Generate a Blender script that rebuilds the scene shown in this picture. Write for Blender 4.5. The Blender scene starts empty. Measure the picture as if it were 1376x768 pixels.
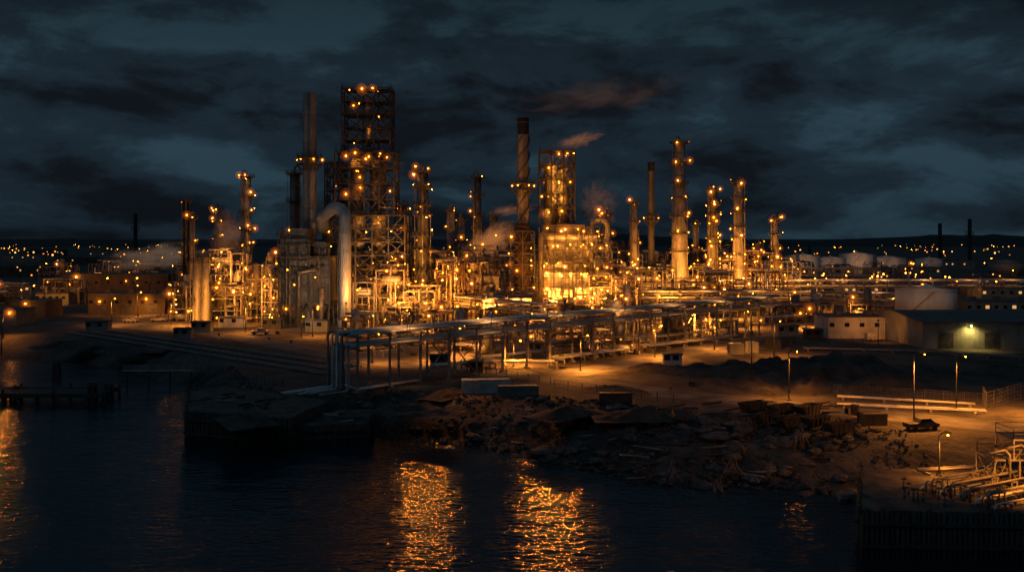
import bpy, math, random
import numpy as np
from mathutils import Vector, Matrix, noise
R = random.Random(7)
F = 1192.0; H = 30.0; HV = 318.0      # survey constants: lens, eye height, horizon
def gp(u, v, z=0.0):
    Y = (H - z) * F / (v - HV)
    return ((u - 688) * Y / F, Y)
def ax(u, Y): return (u - 688) * Y / F
def hz(v, Y): return H - (v - HV) * Y / F
scene = bpy.context.scene
COL = scene.collection

# ------------------------------------------------------------------ materials
def new_mat(name):
    m = bpy.data.materials.new(name); m.use_nodes = True
    nt = m.node_tree
    for n in list(nt.nodes): nt.nodes.remove(n)
    out = nt.nodes.new('ShaderNodeOutputMaterial')
    return m, nt, out
def surf(name, c1, c2, scale=0.5, rough=0.6, metal=0.0, bump=0.3, stretch=(1,1,1), detail=6, ribs=None, contrast=(0.35,0.65), bscale=None, bdist=0.1):
    m, nt, out = new_mat(name); N = nt.nodes; L = nt.links
    b = N.new('ShaderNodeBsdfPrincipled'); L.new(b.outputs[0], out.inputs[0])
    tc = N.new('ShaderNodeTexCoord'); mp = N.new('ShaderNodeMapping')
    mp.inputs['Scale'].default_value = stretch
    L.new(tc.outputs['Object'], mp.inputs[0])
    no = N.new('ShaderNodeTexNoise'); no.inputs['Scale'].default_value = scale; no.inputs['Detail'].default_value = detail
    no.inputs['Roughness'].default_value = 0.65
    L.new(mp.outputs[0], no.inputs['Vector'])
    cr = N.new('ShaderNodeValToRGB')
    cr.color_ramp.elements[0].position = contrast[0]; cr.color_ramp.elements[0].color = (*c1, 1)
    cr.color_ramp.elements[1].position = contrast[1]; cr.color_ramp.elements[1].color = (*c2, 1)
    L.new(no.outputs[0], cr.inputs[0]); L.new(cr.outputs[0], b.inputs['Base Color'])
    b.inputs['Roughness'].default_value = rough; b.inputs['Metallic'].default_value = metal
    n2 = N.new('ShaderNodeTexNoise'); n2.inputs['Scale'].default_value = bscale or scale * 4; n2.inputs['Detail'].default_value = 5
    L.new(tc.outputs['Object'], n2.inputs['Vector'])
    bp = N.new('ShaderNodeBump'); bp.inputs['Strength'].default_value = bump; bp.inputs['Distance'].default_value = bdist
    hsrc = n2.outputs[0]
    if ribs:
        w = N.new('ShaderNodeTexWave'); w.wave_type = 'BANDS'; w.bands_direction = ribs[0]
        w.inputs['Scale'].default_value = ribs[1]; w.inputs['Distortion'].default_value = 0
        L.new(tc.outputs['Object'], w.inputs['Vector'])
        a = N.new('ShaderNodeMath'); a.operation = 'MULTIPLY_ADD'; a.inputs[1].default_value = ribs[2]
        L.new(w.outputs['Fac'], a.inputs[0]); L.new(n2.outputs[0], a.inputs[2]); hsrc = a.outputs[0]
    L.new(hsrc, bp.inputs['Height']); L.new(bp.outputs[0], b.inputs['Normal'])
    return m
STEEL = surf('steel_dark', (.04,.042,.046), (.11,.112,.115), .8, .6, .2)
STEELM = surf('steel_weathered', (.10,.095,.09), (.24,.23,.22), .6, .55, .2)
GALV = surf('galvanised', (.22,.235,.25), (.46,.475,.48), .35, .45, .35, stretch=(1,1,.3))
CLAD = surf('cladding_insulation', (.12,.125,.13), (.36,.36,.35), .3, .5, .2, ribs=('Z', .35, 1.5), stretch=(1,1,.25))
CLADD = surf('cladding_sooty', (.05,.053,.057), (.16,.165,.17), .3, .5, .2, ribs=('Z', .35, 1.5), stretch=(1,1,.25))
CLADV = surf('ribbed_cladding', (.06,.067,.075), (.19,.2,.21), .5, .5, .25, ribs=('X', .8, 3), stretch=(1,1,.3))
RUST = surf('rusty_steel', (.035,.022,.016), (.11,.065,.04), .9, .8, .2)
BLACKM = surf('soot_black', (.012,.012,.012), (.03,.028,.026), .5, .8)
PIPE = surf('pipe_lagging', (.3,.31,.31), (.62,.62,.61), .4, .4, .2)
PIPED = surf('pipe_brown', (.1,.09,.08), (.26,.24,.21), .5, .5, .3)
GRATE = surf('grating', (.06,.058,.055), (.14,.13,.12), 1.5, .7, .2)
CONC = surf('concrete', (.16,.15,.135), (.36,.34,.31), .6, .85)
BRICK = surf('brickwork', (.05,.042,.036), (.12,.095,.075), .3, .85, stretch=(1,1,.4))
WHITEP = surf('tank_white_paint', (.35,.34,.32), (.7,.68,.64), .12, .5, stretch=(1,1,.15), contrast=(.25,.6))
ROOF = surf('roofing', (.05,.055,.055), (.12,.12,.12), .4, .7, ribs=('X', .7, 2))
WALLG = surf('metal_wall', (.14,.15,.14), (.26,.27,.25), .3, .6, ribs=('X', .9, 2))
WALLW = surf('white_wall', (.35,.34,.32), (.65,.63,.6), .25, .7)
WOOD = surf('wet_timber', (.018,.015,.012), (.07,.058,.046), 1.2, .75, stretch=(1,1,.2), bump=.8)
ROCK = surf('shore_rock', (.022,.022,.022), (.12,.115,.11), .9, .85, bump=.8, detail=8)
RUBBLE = surf('rubble', (.018,.018,.017), (.09,.085,.08), .5, .9, bump=.8)
SOIL = surf('soil_heap', (.018,.015,.013), (.08,.066,.052), .25, .95, bump=1, bscale=1.2, bdist=.4)
CONTW = surf('container_white', (.3,.33,.34), (.55,.58,.58), .5, .55, ribs=('X', 3.2, 4))
CONTB = surf('container_teal', (.04,.10,.12), (.09,.18,.2), .5, .55, ribs=('X', 3.2, 4))
CONTD = surf('container_dark', (.025,.025,.027), (.07,.065,.06), .5, .6, ribs=('X', 3.2, 4))
GLASS = surf('dark_glass', (.01,.012,.015), (.02,.022,.025), 1, .08)
TYRE = surf('tyre_rubber', (.01,.01,.01), (.025,.025,.025), 3, .9)
PAINT = surf('vehicle_paint', (.25,.25,.26), (.4,.4,.4), .4, .35)
HILL = surf('hill_woods', (.006,.008,.008), (.018,.022,.02), .01, 1, bump=.2)

def emit(name, col, s):
    m, nt, out = new_mat(name)
    e = nt.nodes.new('ShaderNodeEmission'); e.inputs[0].default_value = (*col, 1); e.inputs[1].default_value = s
    nt.links.new(e.outputs[0], out.inputs[0]); return m
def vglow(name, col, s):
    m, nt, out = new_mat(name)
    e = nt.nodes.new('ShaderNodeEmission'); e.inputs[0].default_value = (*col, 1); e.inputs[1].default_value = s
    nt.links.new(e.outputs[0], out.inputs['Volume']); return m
L_OR = emit('sodium_lamp', (1,.26,.012), 66); L_YE = emit('warm_lamp', (1, .38, .05), 60); L_GR = emit('yellowish_lamp', (1, .8, .25), 10)
L_DIM = emit('dim_sodium_lamp', (1,.25,.012), 3.4); L_FAR = emit('far_lamp', (1,.42,.09), 3)
G1 = vglow('lamp_bloom_inner', (1, .25, .012), .62); G2 = vglow('lamp_bloom_middle', (1, .21, .01), .17); G3 = vglow('lamp_bloom_outer', (1, .18, .01), .034)  # emissive shells imitating bloom around the bulbs
WINO = emit('lit_opening', (1, .38, .04), 6); WINY = emit('lit_window', (1, .5, .16), .8)

# ------------------------------------------------------------------ mesh builder
class MB:
    def __init__(s): s.v = []; s.f = []; s.m = []; s.s = []; s.mi = 0
    def face(s, idx, sm=False): s.f.append(idx); s.m.append(s.mi); s.s.append(sm)
    def box(s, x0, x1, y0, y1, z0, z1):
        b = len(s.v)
        s.v += [(x0,y0,z0),(x1,y0,z0),(x1,y1,z0),(x0,y1,z0),(x0,y0,z1),(x1,y0,z1),(x1,y1,z1),(x0,y1,z1)]
        for q in ((0,3,2,1),(4,5,6,7),(0,1,5,4),(1,2,6,5),(2,3,7,6),(3,0,4,7)): s.face(tuple(b+i for i in q))
    def path(s, pts, r, n=8, caps=True, smooth=True, phase=0.0, closed=False):
        P = [Vector(p) for p in pts]; k = len(P)
        rr = r if isinstance(r, (list, tuple)) else [r] * k
        T = []
        for i in range(k):
            if closed: t = P[(i+1) % k] - P[i-1]
            elif i == 0: t = P[1] - P[0]
            elif i == k-1: t = P[-1] - P[-2]
            else: t = (P[i+1]-P[i]).normalized() + (P[i]-P[i-1]).normalized()
            if t.length < 1e-6: t = Vector((0,0,1))
            T.append(t.normalized())
        up = Vector((0,0,1)) if abs(T[0].z) < .95 else Vector((0,1,0))
        a = T[0].cross(up).normalized()
        base = len(s.v)
        for i in range(k):
            a = (a - T[i]*a.dot(T[i])).normalized(); b2 = T[i].cross(a)
            sc = 1.0
            if 0 < i < k-1 and not closed:
                c = T[i].dot((P[i+1]-P[i]).normalized()); sc = 1/max(c, .6)
            for j in range(n):
                an = 2*math.pi*j/n + phase
                p = P[i] + (a*math.cos(an) + b2*math.sin(an))*rr[i]*(sc if n > 4 else 1)
                s.v.append((p.x, p.y, p.z))
        for i in range(k if closed else k-1):
            i2 = (i+1) % k
            for j in range(n):
                j2 = (j+1) % n
                s.face((base+i*n+j, base+i*n+j2, base+i2*n+j2, base+i2*n+j), smooth)
        if caps and not closed:
            s.face(tuple(base+j for j in range(n-1, -1, -1))); s.face(tuple(base+(k-1)*n+j for j in range(n)))
    def beam(s, p, q, w): s.path([p, q], w*.707, 4, True, False, math.pi/4)
    def cyl(s, x, y, z0, z1, r, n=16, r2=None): s.path([(x,y,z0),(x,y,z1)], [r, r if r2 is None else r2], n)
    def dome(s, x, y, z, r, h, n=16):
        pts = [(x,y,z+h*math.sin(t)) for t in (0,.4,.8,1.2,1.5)]
        s.path(pts, [max(r*math.cos(t), .02) for t in (0,.4,.8,1.2,1.5)], n)
    def circ(s, x, y, z, R0, r, n=20):
        s.path([(x+R0*math.cos(2*math.pi*i/n), y+R0*math.sin(2*math.pi*i/n), z) for i in range(n)], r, 4, closed=True, smooth=False)
    def annulus(s, x, y, z, r0, r1, t=.15, n=20):
        b = len(s.v)
        for i in range(n):
            c, d = math.cos(2*math.pi*i/n), math.sin(2*math.pi*i/n)
            s.v += [(x+r0*c,y+r0*d,z),(x+r1*c,y+r1*d,z),(x+r1*c,y+r1*d,z-t),(x+r0*c,y+r0*d,z-t)]
        for i in range(n):
            k, l = b+4*i, b+4*((i+1) % n)
            s.face((k,k+1,l+1,l)); s.face((k+1,k+2,l+2,l+1)); s.face((k+2,k+3,l+3,l+2))
    def obj(s, name, mats, parent=None, loc=(0,0,0), rz=0, label=None, cat=None, group=None, kind=None):
        me = bpy.data.meshes.new(name); me.from_pydata(s.v, [], s.f)
        if not isinstance(mats, (list, tuple)): mats = [mats]
        for m in mats: me.materials.append(m)
        me.polygons.foreach_set('material_index', s.m); me.polygons.foreach_set('use_smooth', s.s); me.update()
        return mk(name, me, parent, loc, rz, label, cat, group, kind)
def mk(name, data, parent=None, loc=(0,0,0), rz=0, label=None, cat=None, group=None, kind=None):
    o = bpy.data.objects.new(name, data); COL.objects.link(o)
    o.location = loc; o.rotation_euler = (0,0,rz)
    if parent: o.parent = parent
    if label: o['label'] = label
    if cat: o['category'] = cat
    if group: o['group'] = group
    if kind: o['kind'] = kind
    return o
def thing(name, loc, label, cat, group=None, rz=0):
    return mk(name, None, None, loc, rz, label, cat, group)
def frame(m, x0, x1, y0, y1, z0, z1, nx, ny, nz, w=.4, brace=.4, interior=False, rnd=R, xonly=False):
    X = [x0+(x1-x0)*i/nx for i in range(nx+1)]; Yv = [y0+(y1-y0)*i/ny for i in range(ny+1)]; Z = [z0+(z1-z0)*i/nz for i in range(nz+1)]
    for i, x in enumerate(X):
        for j, y in enumerate(Yv):
            if interior or i in (0, nx) or j in (0, ny): m.beam((x,y,z0),(x,y,z1), w)
    for z in Z[1:]:
        for j, y in enumerate(Yv): m.beam((x0,y,z),(x1,y,z), w*.8)
        for x in X: m.beam((x,y0,z),(x,y1,z), w*.8)
    for k in range(nz):
        za, zb = Z[k], Z[k+1]
        for y in (y0, y1):
            for i in range(nx):
                if rnd.random() < brace:
                    if xonly or rnd.random() < .6:
                        m.beam((X[i],y,za),(X[i+1],y,zb), w*.5); m.beam((X[i+1],y,za),(X[i],y,zb), w*.5)
                    else:
                        xm = (X[i]+X[i+1])/2; m.beam((X[i],y,za),(xm,y,zb), w*.5); m.beam((X[i+1],y,za),(xm,y,zb), w*.5)
        for x in (x0, x1):
            for j in range(ny):
                if rnd.random() < brace: m.beam((x,Yv[j],za),(x,Yv[j+1],zb), w*.5); m.beam((x,Yv[j+1],za),(x,Yv[j],zb), w*.5)
def rails(m, x0, x1, y0, y1, z, w=.09):
    for zz in (z+.6, z+1.15):
        for a, b in (((x0,y0),(x1,y0)),((x1,y0),(x1,y1)),((x1,y1),(x0,y1)),((x0,y1),(x0,y0))): m.beam((*a,zz),(*b,zz), w)
    nx = max(1, int((x1-x0)/2.5)); ny = max(1, int((y1-y0)/2.5))
    for i in range(nx+1):
        x = x0+(x1-x0)*i/nx; m.beam((x,y0,z),(x,y0,z+1.15), w); m.beam((x,y1,z),(x,y1,z+1.15), w)
    for i in range(ny+1):
        y = y0+(y1-y0)*i/ny; m.beam((x0,y,z),(x0,y,z+1.15), w); m.beam((x1,y,z),(x1,y,z+1.15), w)

# ------------------------------------------------------------------ lamps
def ico(m, c, r, mi, ref=None):
    t = (1+5**.5)/2; vs = [Vector(v).normalized() for v in ((-1,t,0),(1,t,0),(-1,-t,0),(1,-t,0),(0,-1,t),(0,1,t),(0,-1,-t),(0,1,-t),(t,0,-1),(t,0,1),(-t,0,-1),(-t,0,1))]
    fs = ((0,11,5),(0,5,1),(0,1,7),(0,7,10),(0,10,11),(1,5,9),(5,11,4),(11,10,2),(10,7,6),(7,1,8),(3,9,4),(3,4,2),(3,2,6),(3,6,8),(3,8,9),(4,9,5),(2,4,11),(6,2,10),(8,6,7),(9,8,1))
    if (mi >= 1) if ref is None else ref:
        cache = {}; nf = []
        def mid(a, b):
            k = (min(a,b), max(a,b))
            if k not in cache: vs.append(((vs[a]+vs[b])/2).normalized()); cache[k] = len(vs)-1
            return cache[k]
        for a,b,d in fs:
            x,y,z = mid(a,b), mid(b,d), mid(d,a); nf += [(a,x,z),(b,y,x),(d,z,y),(x,y,z)]
        fs = nf
    base = len(m.v); m.mi = mi
    for v in vs: m.v.append((c[0]+v.x*r, c[1]+v.y*r, c[2]+v.z*r))
    for f in fs: m.face(tuple(base+i for i in f), True)
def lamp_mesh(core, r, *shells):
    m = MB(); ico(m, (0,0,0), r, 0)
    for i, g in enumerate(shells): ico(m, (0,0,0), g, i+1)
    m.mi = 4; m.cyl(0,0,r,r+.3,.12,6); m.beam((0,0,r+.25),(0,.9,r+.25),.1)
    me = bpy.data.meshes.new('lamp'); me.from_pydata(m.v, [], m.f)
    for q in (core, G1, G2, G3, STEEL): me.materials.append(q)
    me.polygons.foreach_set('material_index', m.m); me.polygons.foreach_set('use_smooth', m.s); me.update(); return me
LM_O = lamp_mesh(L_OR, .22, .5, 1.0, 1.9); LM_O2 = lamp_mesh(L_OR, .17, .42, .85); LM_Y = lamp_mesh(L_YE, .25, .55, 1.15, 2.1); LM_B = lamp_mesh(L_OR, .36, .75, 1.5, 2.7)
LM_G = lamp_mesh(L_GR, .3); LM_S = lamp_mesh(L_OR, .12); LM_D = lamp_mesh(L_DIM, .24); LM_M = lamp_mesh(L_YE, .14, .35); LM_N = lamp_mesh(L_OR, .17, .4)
def lamp(parent, x, y, z, kind=None):
    me = kind or R.choice([LM_O,LM_O,LM_O2,LM_Y,LM_D,LM_D,LM_M,LM_N])
    o = mk('lamp', me, parent, (x,y,z)); s = R.uniform(.65,1.2); o.scale = (s,s,s); return o
FLM = 2.0
def flood(parent, loc, target, P, ang=110, col=(1,.31,.035), r=.3):
    d = bpy.data.lights.new('floodlight', 'SPOT'); d.energy = P*FLM; d.color = col; d.spot_size = math.radians(ang); d.spot_blend = 1.0; d.shadow_soft_size = r  # spot beams of lamps, plus added fill lights without fixtures
    o = bpy.data.objects.new('floodlight', d); COL.objects.link(o); o.location = loc
    if parent: o.parent = parent
    v = Vector(target) - Vector(loc); o.rotation_euler = v.to_track_quat('-Z', 'Y').to_euler(); return o

# ------------------------------------------------------------------ terrain
shore_px = [(-300,474),(0,480),(90,486),(170,497),(250,520),(262,560),(330,585),(395,588),(480,583),(560,594),(640,600),(700,612),(780,630),(850,645),(930,655),(1010,655),(1080,660),(1150,672)]
shore = [(-7000, 320), (-900, 290)] + [gp(u, v, -5) for u, v in shore_px] + [(55,116),(90,112),(160,100),(400,60),(7000,-200)]
S = np.array(shore)
poly = np.array(shore + [(9000, 12000), (-9000, 12000)])
def sdist(PX, PY):
    d = np.full(PX.shape, 1e9)
    for i in range(len(S)-1):
        a, b = S[i], S[i+1]; ab = b-a; t = ((PX-a[0])*ab[0]+(PY-a[1])*ab[1])/(ab@ab); t = np.clip(t,0,1)
        d = np.minimum(d, np.hypot(PX-a[0]-t*ab[0], PY-a[1]-t*ab[1]))
    ins = np.zeros(PX.shape, bool); n = len(poly)
    for i in range(n):
        x1,y1 = poly[i]; x2,y2 = poly[(i+1) % n]
        if y1 == y2: continue
        c = ((y1 > PY) != (y2 > PY)) & (PX < (x2-x1)*(PY-y1)/(y2-y1)+x1); ins ^= c
    return np.where(ins, d, -d)
def slopew(X): return np.interp(X, [-100,-60,-30,0,20,60,90], [9,9,13,18,23,20,14])
def ground_h(X, Y):
    d = sdist(X, Y); W = slopew(X); t = np.clip(d/W, 0, 1); t = t*t*(3-2*t)*.5+t*.5
    z = np.where(d > 0, -5+5*t, np.maximum(-5+d*.5, -10))
    return z, d, W
def gz(x, y): return float(ground_h(np.array([x]),np.array([y]))[0][0])
def geo(a, b, st, g=1.35):
    o = []; x = a; s = st
    while (x < b): o.append(x); x += s; s *= g
    o.append(b); return o
xs = np.array([-x for x in geo(152, 8000, 4)][::-1] + list(np.arange(-150,150,1.1)) + geo(150, 8000, 4))
ys = np.array([-500,-100,0,40,60] + list(np.arange(70,215,1.1)) + geo(216, 11000, 4, 1.2))
GX, GY = np.meshgrid(xs, ys); GZ, GD, GW = ground_h(GX, GY)
flat = GD/GW
amp = np.where((flat > -.3) & (flat < 1.15), np.clip(1-abs(flat-.4)/.75, 0, 1), 0)*.8
for i, j in np.argwhere(amp > 0.01):
    p = (GX[i,j]*.35, GY[i,j]*.35, 0); q = (GX[i,j]*.09, GY[i,j]*.09, 3)
    GZ[i,j] += amp[i,j]*(noise.noise(p)*1.4 + noise.noise(q)*2.0)
ny, nx = GX.shape
verts = np.stack([GX.ravel(), GY.ravel(), GZ.ravel()], 1)
ii = np.arange(ny*nx).reshape(ny, nx)
fc = np.stack([ii[:-1,:-1].ravel(), ii[:-1,1:].ravel(), ii[1:,1:].ravel(), ii[1:,:-1].ravel()], 1)
me = bpy.data.meshes.new('ground'); me.from_pydata(verts.tolist(), [], fc.tolist()); me.polygons.foreach_set('use_smooth', [True]*len(fc)); me.update()
gm = surf('ground_dirt', (.014,.013,.012), (.095,.08,.064), .11, .92, bump=1.0, detail=14, bscale=.9, bdist=.4)
me.materials.append(gm); mk('ground', me, kind='structure')

# water
m, nt, out = new_mat('water'); N = nt.nodes; L = nt.links
b = N.new('ShaderNodeBsdfPrincipled'); b.inputs['Base Color'].default_value = (.006,.022,.03,1); b.inputs['Roughness'].default_value = .1; b.inputs['IOR'].default_value = 1.38
tc = N.new('ShaderNodeTexCoord')
n1 = N.new('ShaderNodeTexNoise'); n1.inputs['Scale'].default_value = .95; n1.inputs['Detail'].default_value = 3; n1.inputs['Distortion'].default_value = .5; n1.inputs['Roughness'].default_value = .5
n2 = N.new('ShaderNodeTexNoise'); n2.inputs['Scale'].default_value = .16; n2.inputs['Detail'].default_value = 2
mp = N.new('ShaderNodeMapping'); mp.inputs['Scale'].default_value = (.6,1.25,1); mp.inputs['Rotation'].default_value = (0,0,.25)
L.new(tc.outputs['Object'], mp.inputs[0]); L.new(mp.outputs[0], n1.inputs['Vector']); L.new(mp.outputs[0], n2.inputs['Vector'])
ad = N.new('ShaderNodeMath'); ad.operation = 'MULTIPLY_ADD'; ad.inputs[1].default_value = 1.8; L.new(n2.outputs[0], ad.inputs[0]); L.new(n1.outputs[0], ad.inputs[2])
bp = N.new('ShaderNodeBump'); bp.inputs['Strength'].default_value = .65; bp.inputs['Distance'].default_value = .32
L.new(ad.outputs[0], bp.inputs['Height']); L.new(bp.outputs[0], b.inputs['Normal']); L.new(b.outputs[0], out.inputs[0])
w = MB(); w.v = [(-8000,-600,0),(8000,-600,0),(8000,420,0),(-8000,420,0)]; w.face((0,1,2,3)); w.obj('water', m, loc=(0,0,-5), kind='structure')

# roads
ROADM = surf('road_packed', (.035,.033,.03), (.17,.155,.13), .16, .8, bump=.7, detail=12, bscale=2)
def strip(name, pts, wd, z, mat):
    m = MB(); P = [Vector((*p, 0)) for p in pts]; Q = []
    for i in range(len(P)-1):
        p0 = P[max(i-1,0)]; p1 = P[i]; p2 = P[i+1]; p3 = P[min(i+2, len(P)-1)]
        for k in range(8):
            t = k/8; Q.append(.5*((2*p1)+(p2-p0)*t+(2*p0-5*p1+4*p2-p3)*t*t+(3*p1-p0-3*p2+p3)*t**3))
    Q.append(P[-1])
    for i, q in enumerate(Q):
        t = (Q[min(i+1,len(Q)-1)]-Q[max(i-1,0)]).normalized(); nn = Vector((-t.y,t.x,0))
        for sgn in (-1, 1):
            w2 = wd/2*(1+.2*noise.noise((i*.9,z*50,sgn*3))); p = q+nn*w2*sgn; m.v.append((p.x,p.y,z))
    for i in range(len(Q)-1): m.face((2*i+2, 2*i+3, 2*i+1, 2*i))
    return m.obj(name, mat, kind='structure')
strip('road', [gp(u,v) for u,v in ((-200,436),(60,434),(190,440),(300,450),(440,475),(600,496),(740,508),(900,528),(1060,544),(1376,576),(1700,610))], 9, .02, ROADM)
strip('road', [gp(u,v) for u,v in ((740,506),(820,492),(900,478),(985,460),(1110,440),(1250,432),(1500,428))], 9, .03, ROADM)
strip('yard', [gp(u,v) for u,v in ((130,432),(300,436),(470,441))], 22, .012, ROADM)
strip('yard', [gp(u,v) for u,v in ((500,470),(640,478),(760,462),(980,440))], 22, .008, ROADM)

# hills
m = MB(); n = 200
for i in range(n+1):
    X = -3600+7200*i/n; fx = (X+3600)/7200
    hgt = 10 + 24*fx + 26*noise.noise((X*.0016,1,0)) + 11*noise.noise((X*.006,4,0)) + 4*noise.noise((X*.03,7,0)); hgt = max(hgt, 6)
    for y, z in ((2600,-1),(2800,hgt*.6),(3050,hgt),(3600,0)): m.v.append((X,y,z))
for i in range(n):
    for j in range(3): m.face((4*i+j, 4*i+4+j, 4*i+5+j, 4*i+1+j))
m.obj('hill', HILL, kind='structure')

# ------------------------------------------------------------------ columns
def column(u, vt, Y, wp, nplat=4, lamps=3, name='distillation_column', mat=CLAD, label=None, taper=1.0, sidepipe=True, seed=0):
    x = ax(u, Y); ht = hz(vt, Y); r = wp/2*Y/F*.9; rn = random.Random(seed*31+int(u))
    t = thing(name, (x,Y,0), label, 'silo' if name == 'storage_silo' else 'distillation column', 'storage silos' if name == 'storage_silo' else 'columns of the refinery')
    m = MB()
    m.path([(0,0,0),(0,0,1.5),(0,0,ht*.45),(0,0,ht*.5),(0,0,ht-1.0)], [r*1.12,r*1.1,r*1.1,r*taper,r*taper], 20)
    m.dome(0,0,ht-1.0,r*taper,min(1.0,r*.8),20)
    z = 4
    while z < ht-2: m.annulus(0,0,z,r*.9,r*(1.1 if z < ht*.45 else taper)+.14,.22,20); z += 5.5
    m.obj('shell', mat, t)
    if sidepipe:
        m = MB(); a = rn.uniform(3.6, 5.8); rr = r*1.1+.5; c, s = math.cos(a), math.sin(a)
        m.path([(0,0,ht-.2),(0,0,ht+1.3),(c*rr*.5,s*rr*.5,ht+1.9),(c*rr,s*rr,ht+1.0),(c*rr,s*rr,1)], .3, 8)
        a += 1.4; c, s = math.cos(a), math.sin(a); m.path([(c*r,s*r,ht*.7),(c*rr,s*rr,ht*.7),(c*rr,s*rr,1)], .2, 6)
        m.obj('overhead_pipe', PIPED, t)
    m = MB(); a = rn.uniform(3.3,4.2); c, s = math.cos(a), math.sin(a); rr = r*1.1+.55
    px, py = c*rr, s*rr
    for d in (-.3,.3): m.beam((px-s*d,py+c*d,0),(px-s*d,py+c*d,ht),.1)
    z = .5
    while z < ht: m.beam((px-s*.3,py+c*.3,z),(px+s*.3,py-c*.3,z),.07); z += 1.0
    m.obj('ladder', STEELM, t)
    for i in range(nplat):
        z = ht-.8 - i*(ht*.82)/max(nplat,1) + (rn.uniform(-1.5,1.5) if i else 0)
        R1 = r*1.1+rn.uniform(.9,1.5)
        m = MB(); m.annulus(0,0,z,r*taper*.98,R1,.2,20)
        for hh in (.55,1.1): m.circ(0,0,z+hh,R1-.1,.06,20)
        for q in range(12):
            a = q*math.pi/6; m.beam((math.cos(a)*(R1-.1),math.sin(a)*(R1-.1),z),(math.cos(a)*(R1-.1),math.sin(a)*(R1-.1),z+1.1),.08)
            m.beam((math.cos(a)*r*.9,math.sin(a)*r*.9,z-1.1),(math.cos(a)*(R1-.1),math.sin(a)*(R1-.1),z-.2),.12)
        m.obj('platform', GRATE, t)
        for q in range(max(0, lamps+rn.choice([-1,0,1,1]))):
            a = rn.uniform(math.pi*.95, math.pi*2.05); lamp(t, math.cos(a)*(R1-.1), math.sin(a)*(R1-.1), z+rn.uniform(-1.2,2))
    return t
cols = [
 (332,235,410,14,6,3,GALV),(293,278,480,10,5,2,CLAD),(250,268,400,9,3,1,BLACKM),(258,290,395,10,3,1,STEELM),
 (396,230,322,15,4,0,CLADD),(568,228,318,18,8,2,CLADD),(642,236,400,13,6,1,CLADD),(605,280,420,10,4,2,CLAD),(620,292,430,10,3,2,CLAD),
 (665,288,440,10,3,1,STEELM),(814,285,380,11,4,3,CLAD),(852,270,430,11,4,1,CLAD),(913,189,420,21,7,2,CLAD),
 (958,254,430,14,8,3,CLADD),(992,243,425,15,7,2,CLAD),(1042,293,430,12,5,2,CLAD),(934,300,470,7,3,1,CLAD),(542,275,360,9,4,2,CLADD),(380,312,360,10,3,1,CLADD),(1020,325,460,8,3,2,CLAD)]
for i, (u,vt,Y,wp,npl,nl,mt) in enumerate(cols):
    column(u,vt,Y,wp,npl,nl,mat=mt,seed=i, label='tall steel column with ringed platforms, ladder and lamps' if wp > 10 else 'slender steel column with small platforms and lamps', taper=.95 if i % 3 else .82)
for u, vt in ((264,347),(276,342)):
    column(u, vt, 305, 11, 1, 1, name='storage_silo', mat=CLAD, label='narrow galvanised vertical silo standing by the yard', sidepipe=False, seed=int(u))

# ------------------------------------------------------------------ flue stacks
def stack(u, vt, Y, wp, vplat, cap=None, mat=CLAD, label='', strakes=False, base_w=1.0, nl=4):
    x = ax(u, Y); ht = hz(vt, Y); r = wp/2*Y/F
    t = thing('flue_stack', (x,Y,0), label, 'chimney', 'chimneys of the refinery')
    m = MB(); m.path([(0,0,0),(0,0,ht*.28),(0,0,ht*.36),(0,0,ht)], [r*base_w,r*base_w,r,r*.93], 28, caps=False)
    m.path([(0,0,ht),(0,0,ht-3)], [r*.85,r*.85], 28)
    z = 3.2
    while z < ht-1: m.annulus(0,0,z,r*.8,(r if z > ht*.36 else r*base_w)+.12,.22,28); z += 4.6
    m.obj('shell', mat, t)
    if cap:
        m = MB(); m.path([(0,0,ht-cap),(0,0,ht+.3)], r*1.04, 28, caps=False); m.annulus(0,0,ht+.3,r*.8,r*1.12,.5,28); m.obj('cap', BLACKM, t)
    if strakes:
        for k in range(3):
            m = MB(); pts = []
            for i in range(60):
                a = i*.22+k*2.09; pts.append((math.cos(a)*(r+.25),math.sin(a)*(r+.25),ht*.42+i*(ht*.5)/60))
            m.path(pts, .28, 4); m.obj('helical_strake', STEEL, t)
    m = MB(); zp = hz(vplat, Y); R1 = r+2.2
    for zz in (zp, zp-2.4): m.annulus(0,0,zz,r*.95,R1,.3,28)
    for hh in (.6,1.2): m.circ(0,0,zp+hh,R1-.1,.07,24)
    for q in range(16):
        a = q*math.pi/8; c, s = math.cos(a), math.sin(a)
        m.beam((c*(R1-.1),s*(R1-.1),zp-2.4),(c*(R1-.1),s*(R1-.1),zp+1.2),.12); m.beam((c*r,s*r,zp-5),(c*(R1-.1),s*(R1-.1),zp-2.4),.15)
    m.obj('platform', STEEL, t)
    for q in range(nl):
        a = math.pi*(1.0+q/(max(nl-1,1))); lamp(t, math.cos(a)*(R1-.2), math.sin(a)*(R1-.2), zp-1.0, LM_O2)
    m = MB()
    for d in (-.35,.35): m.beam((d+r*.2,-r-.7,0),(d+r*.2,-r-.7,ht-1),.12)
    z = 1
    while z < ht-1: m.beam((-.35+r*.2,-r-.7,z),(.35+r*.2,-r-.7,z),.08); z += 1.2
    m.obj('ladder', STEEL, t)
    return t
stack(416,125,312,19,211,mat=CLAD,label='tall weathered grey chimney rising behind the boiler house',base_w=1.35)
stack(703,160,328,15,246,cap=6,mat=CLAD,strakes=True,label='tall chimney with black cap and spiral fins')
stack(875,219,450,9,290,cap=4,mat=CLADD,label='dark slender chimney with one platform',nl=2)
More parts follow.
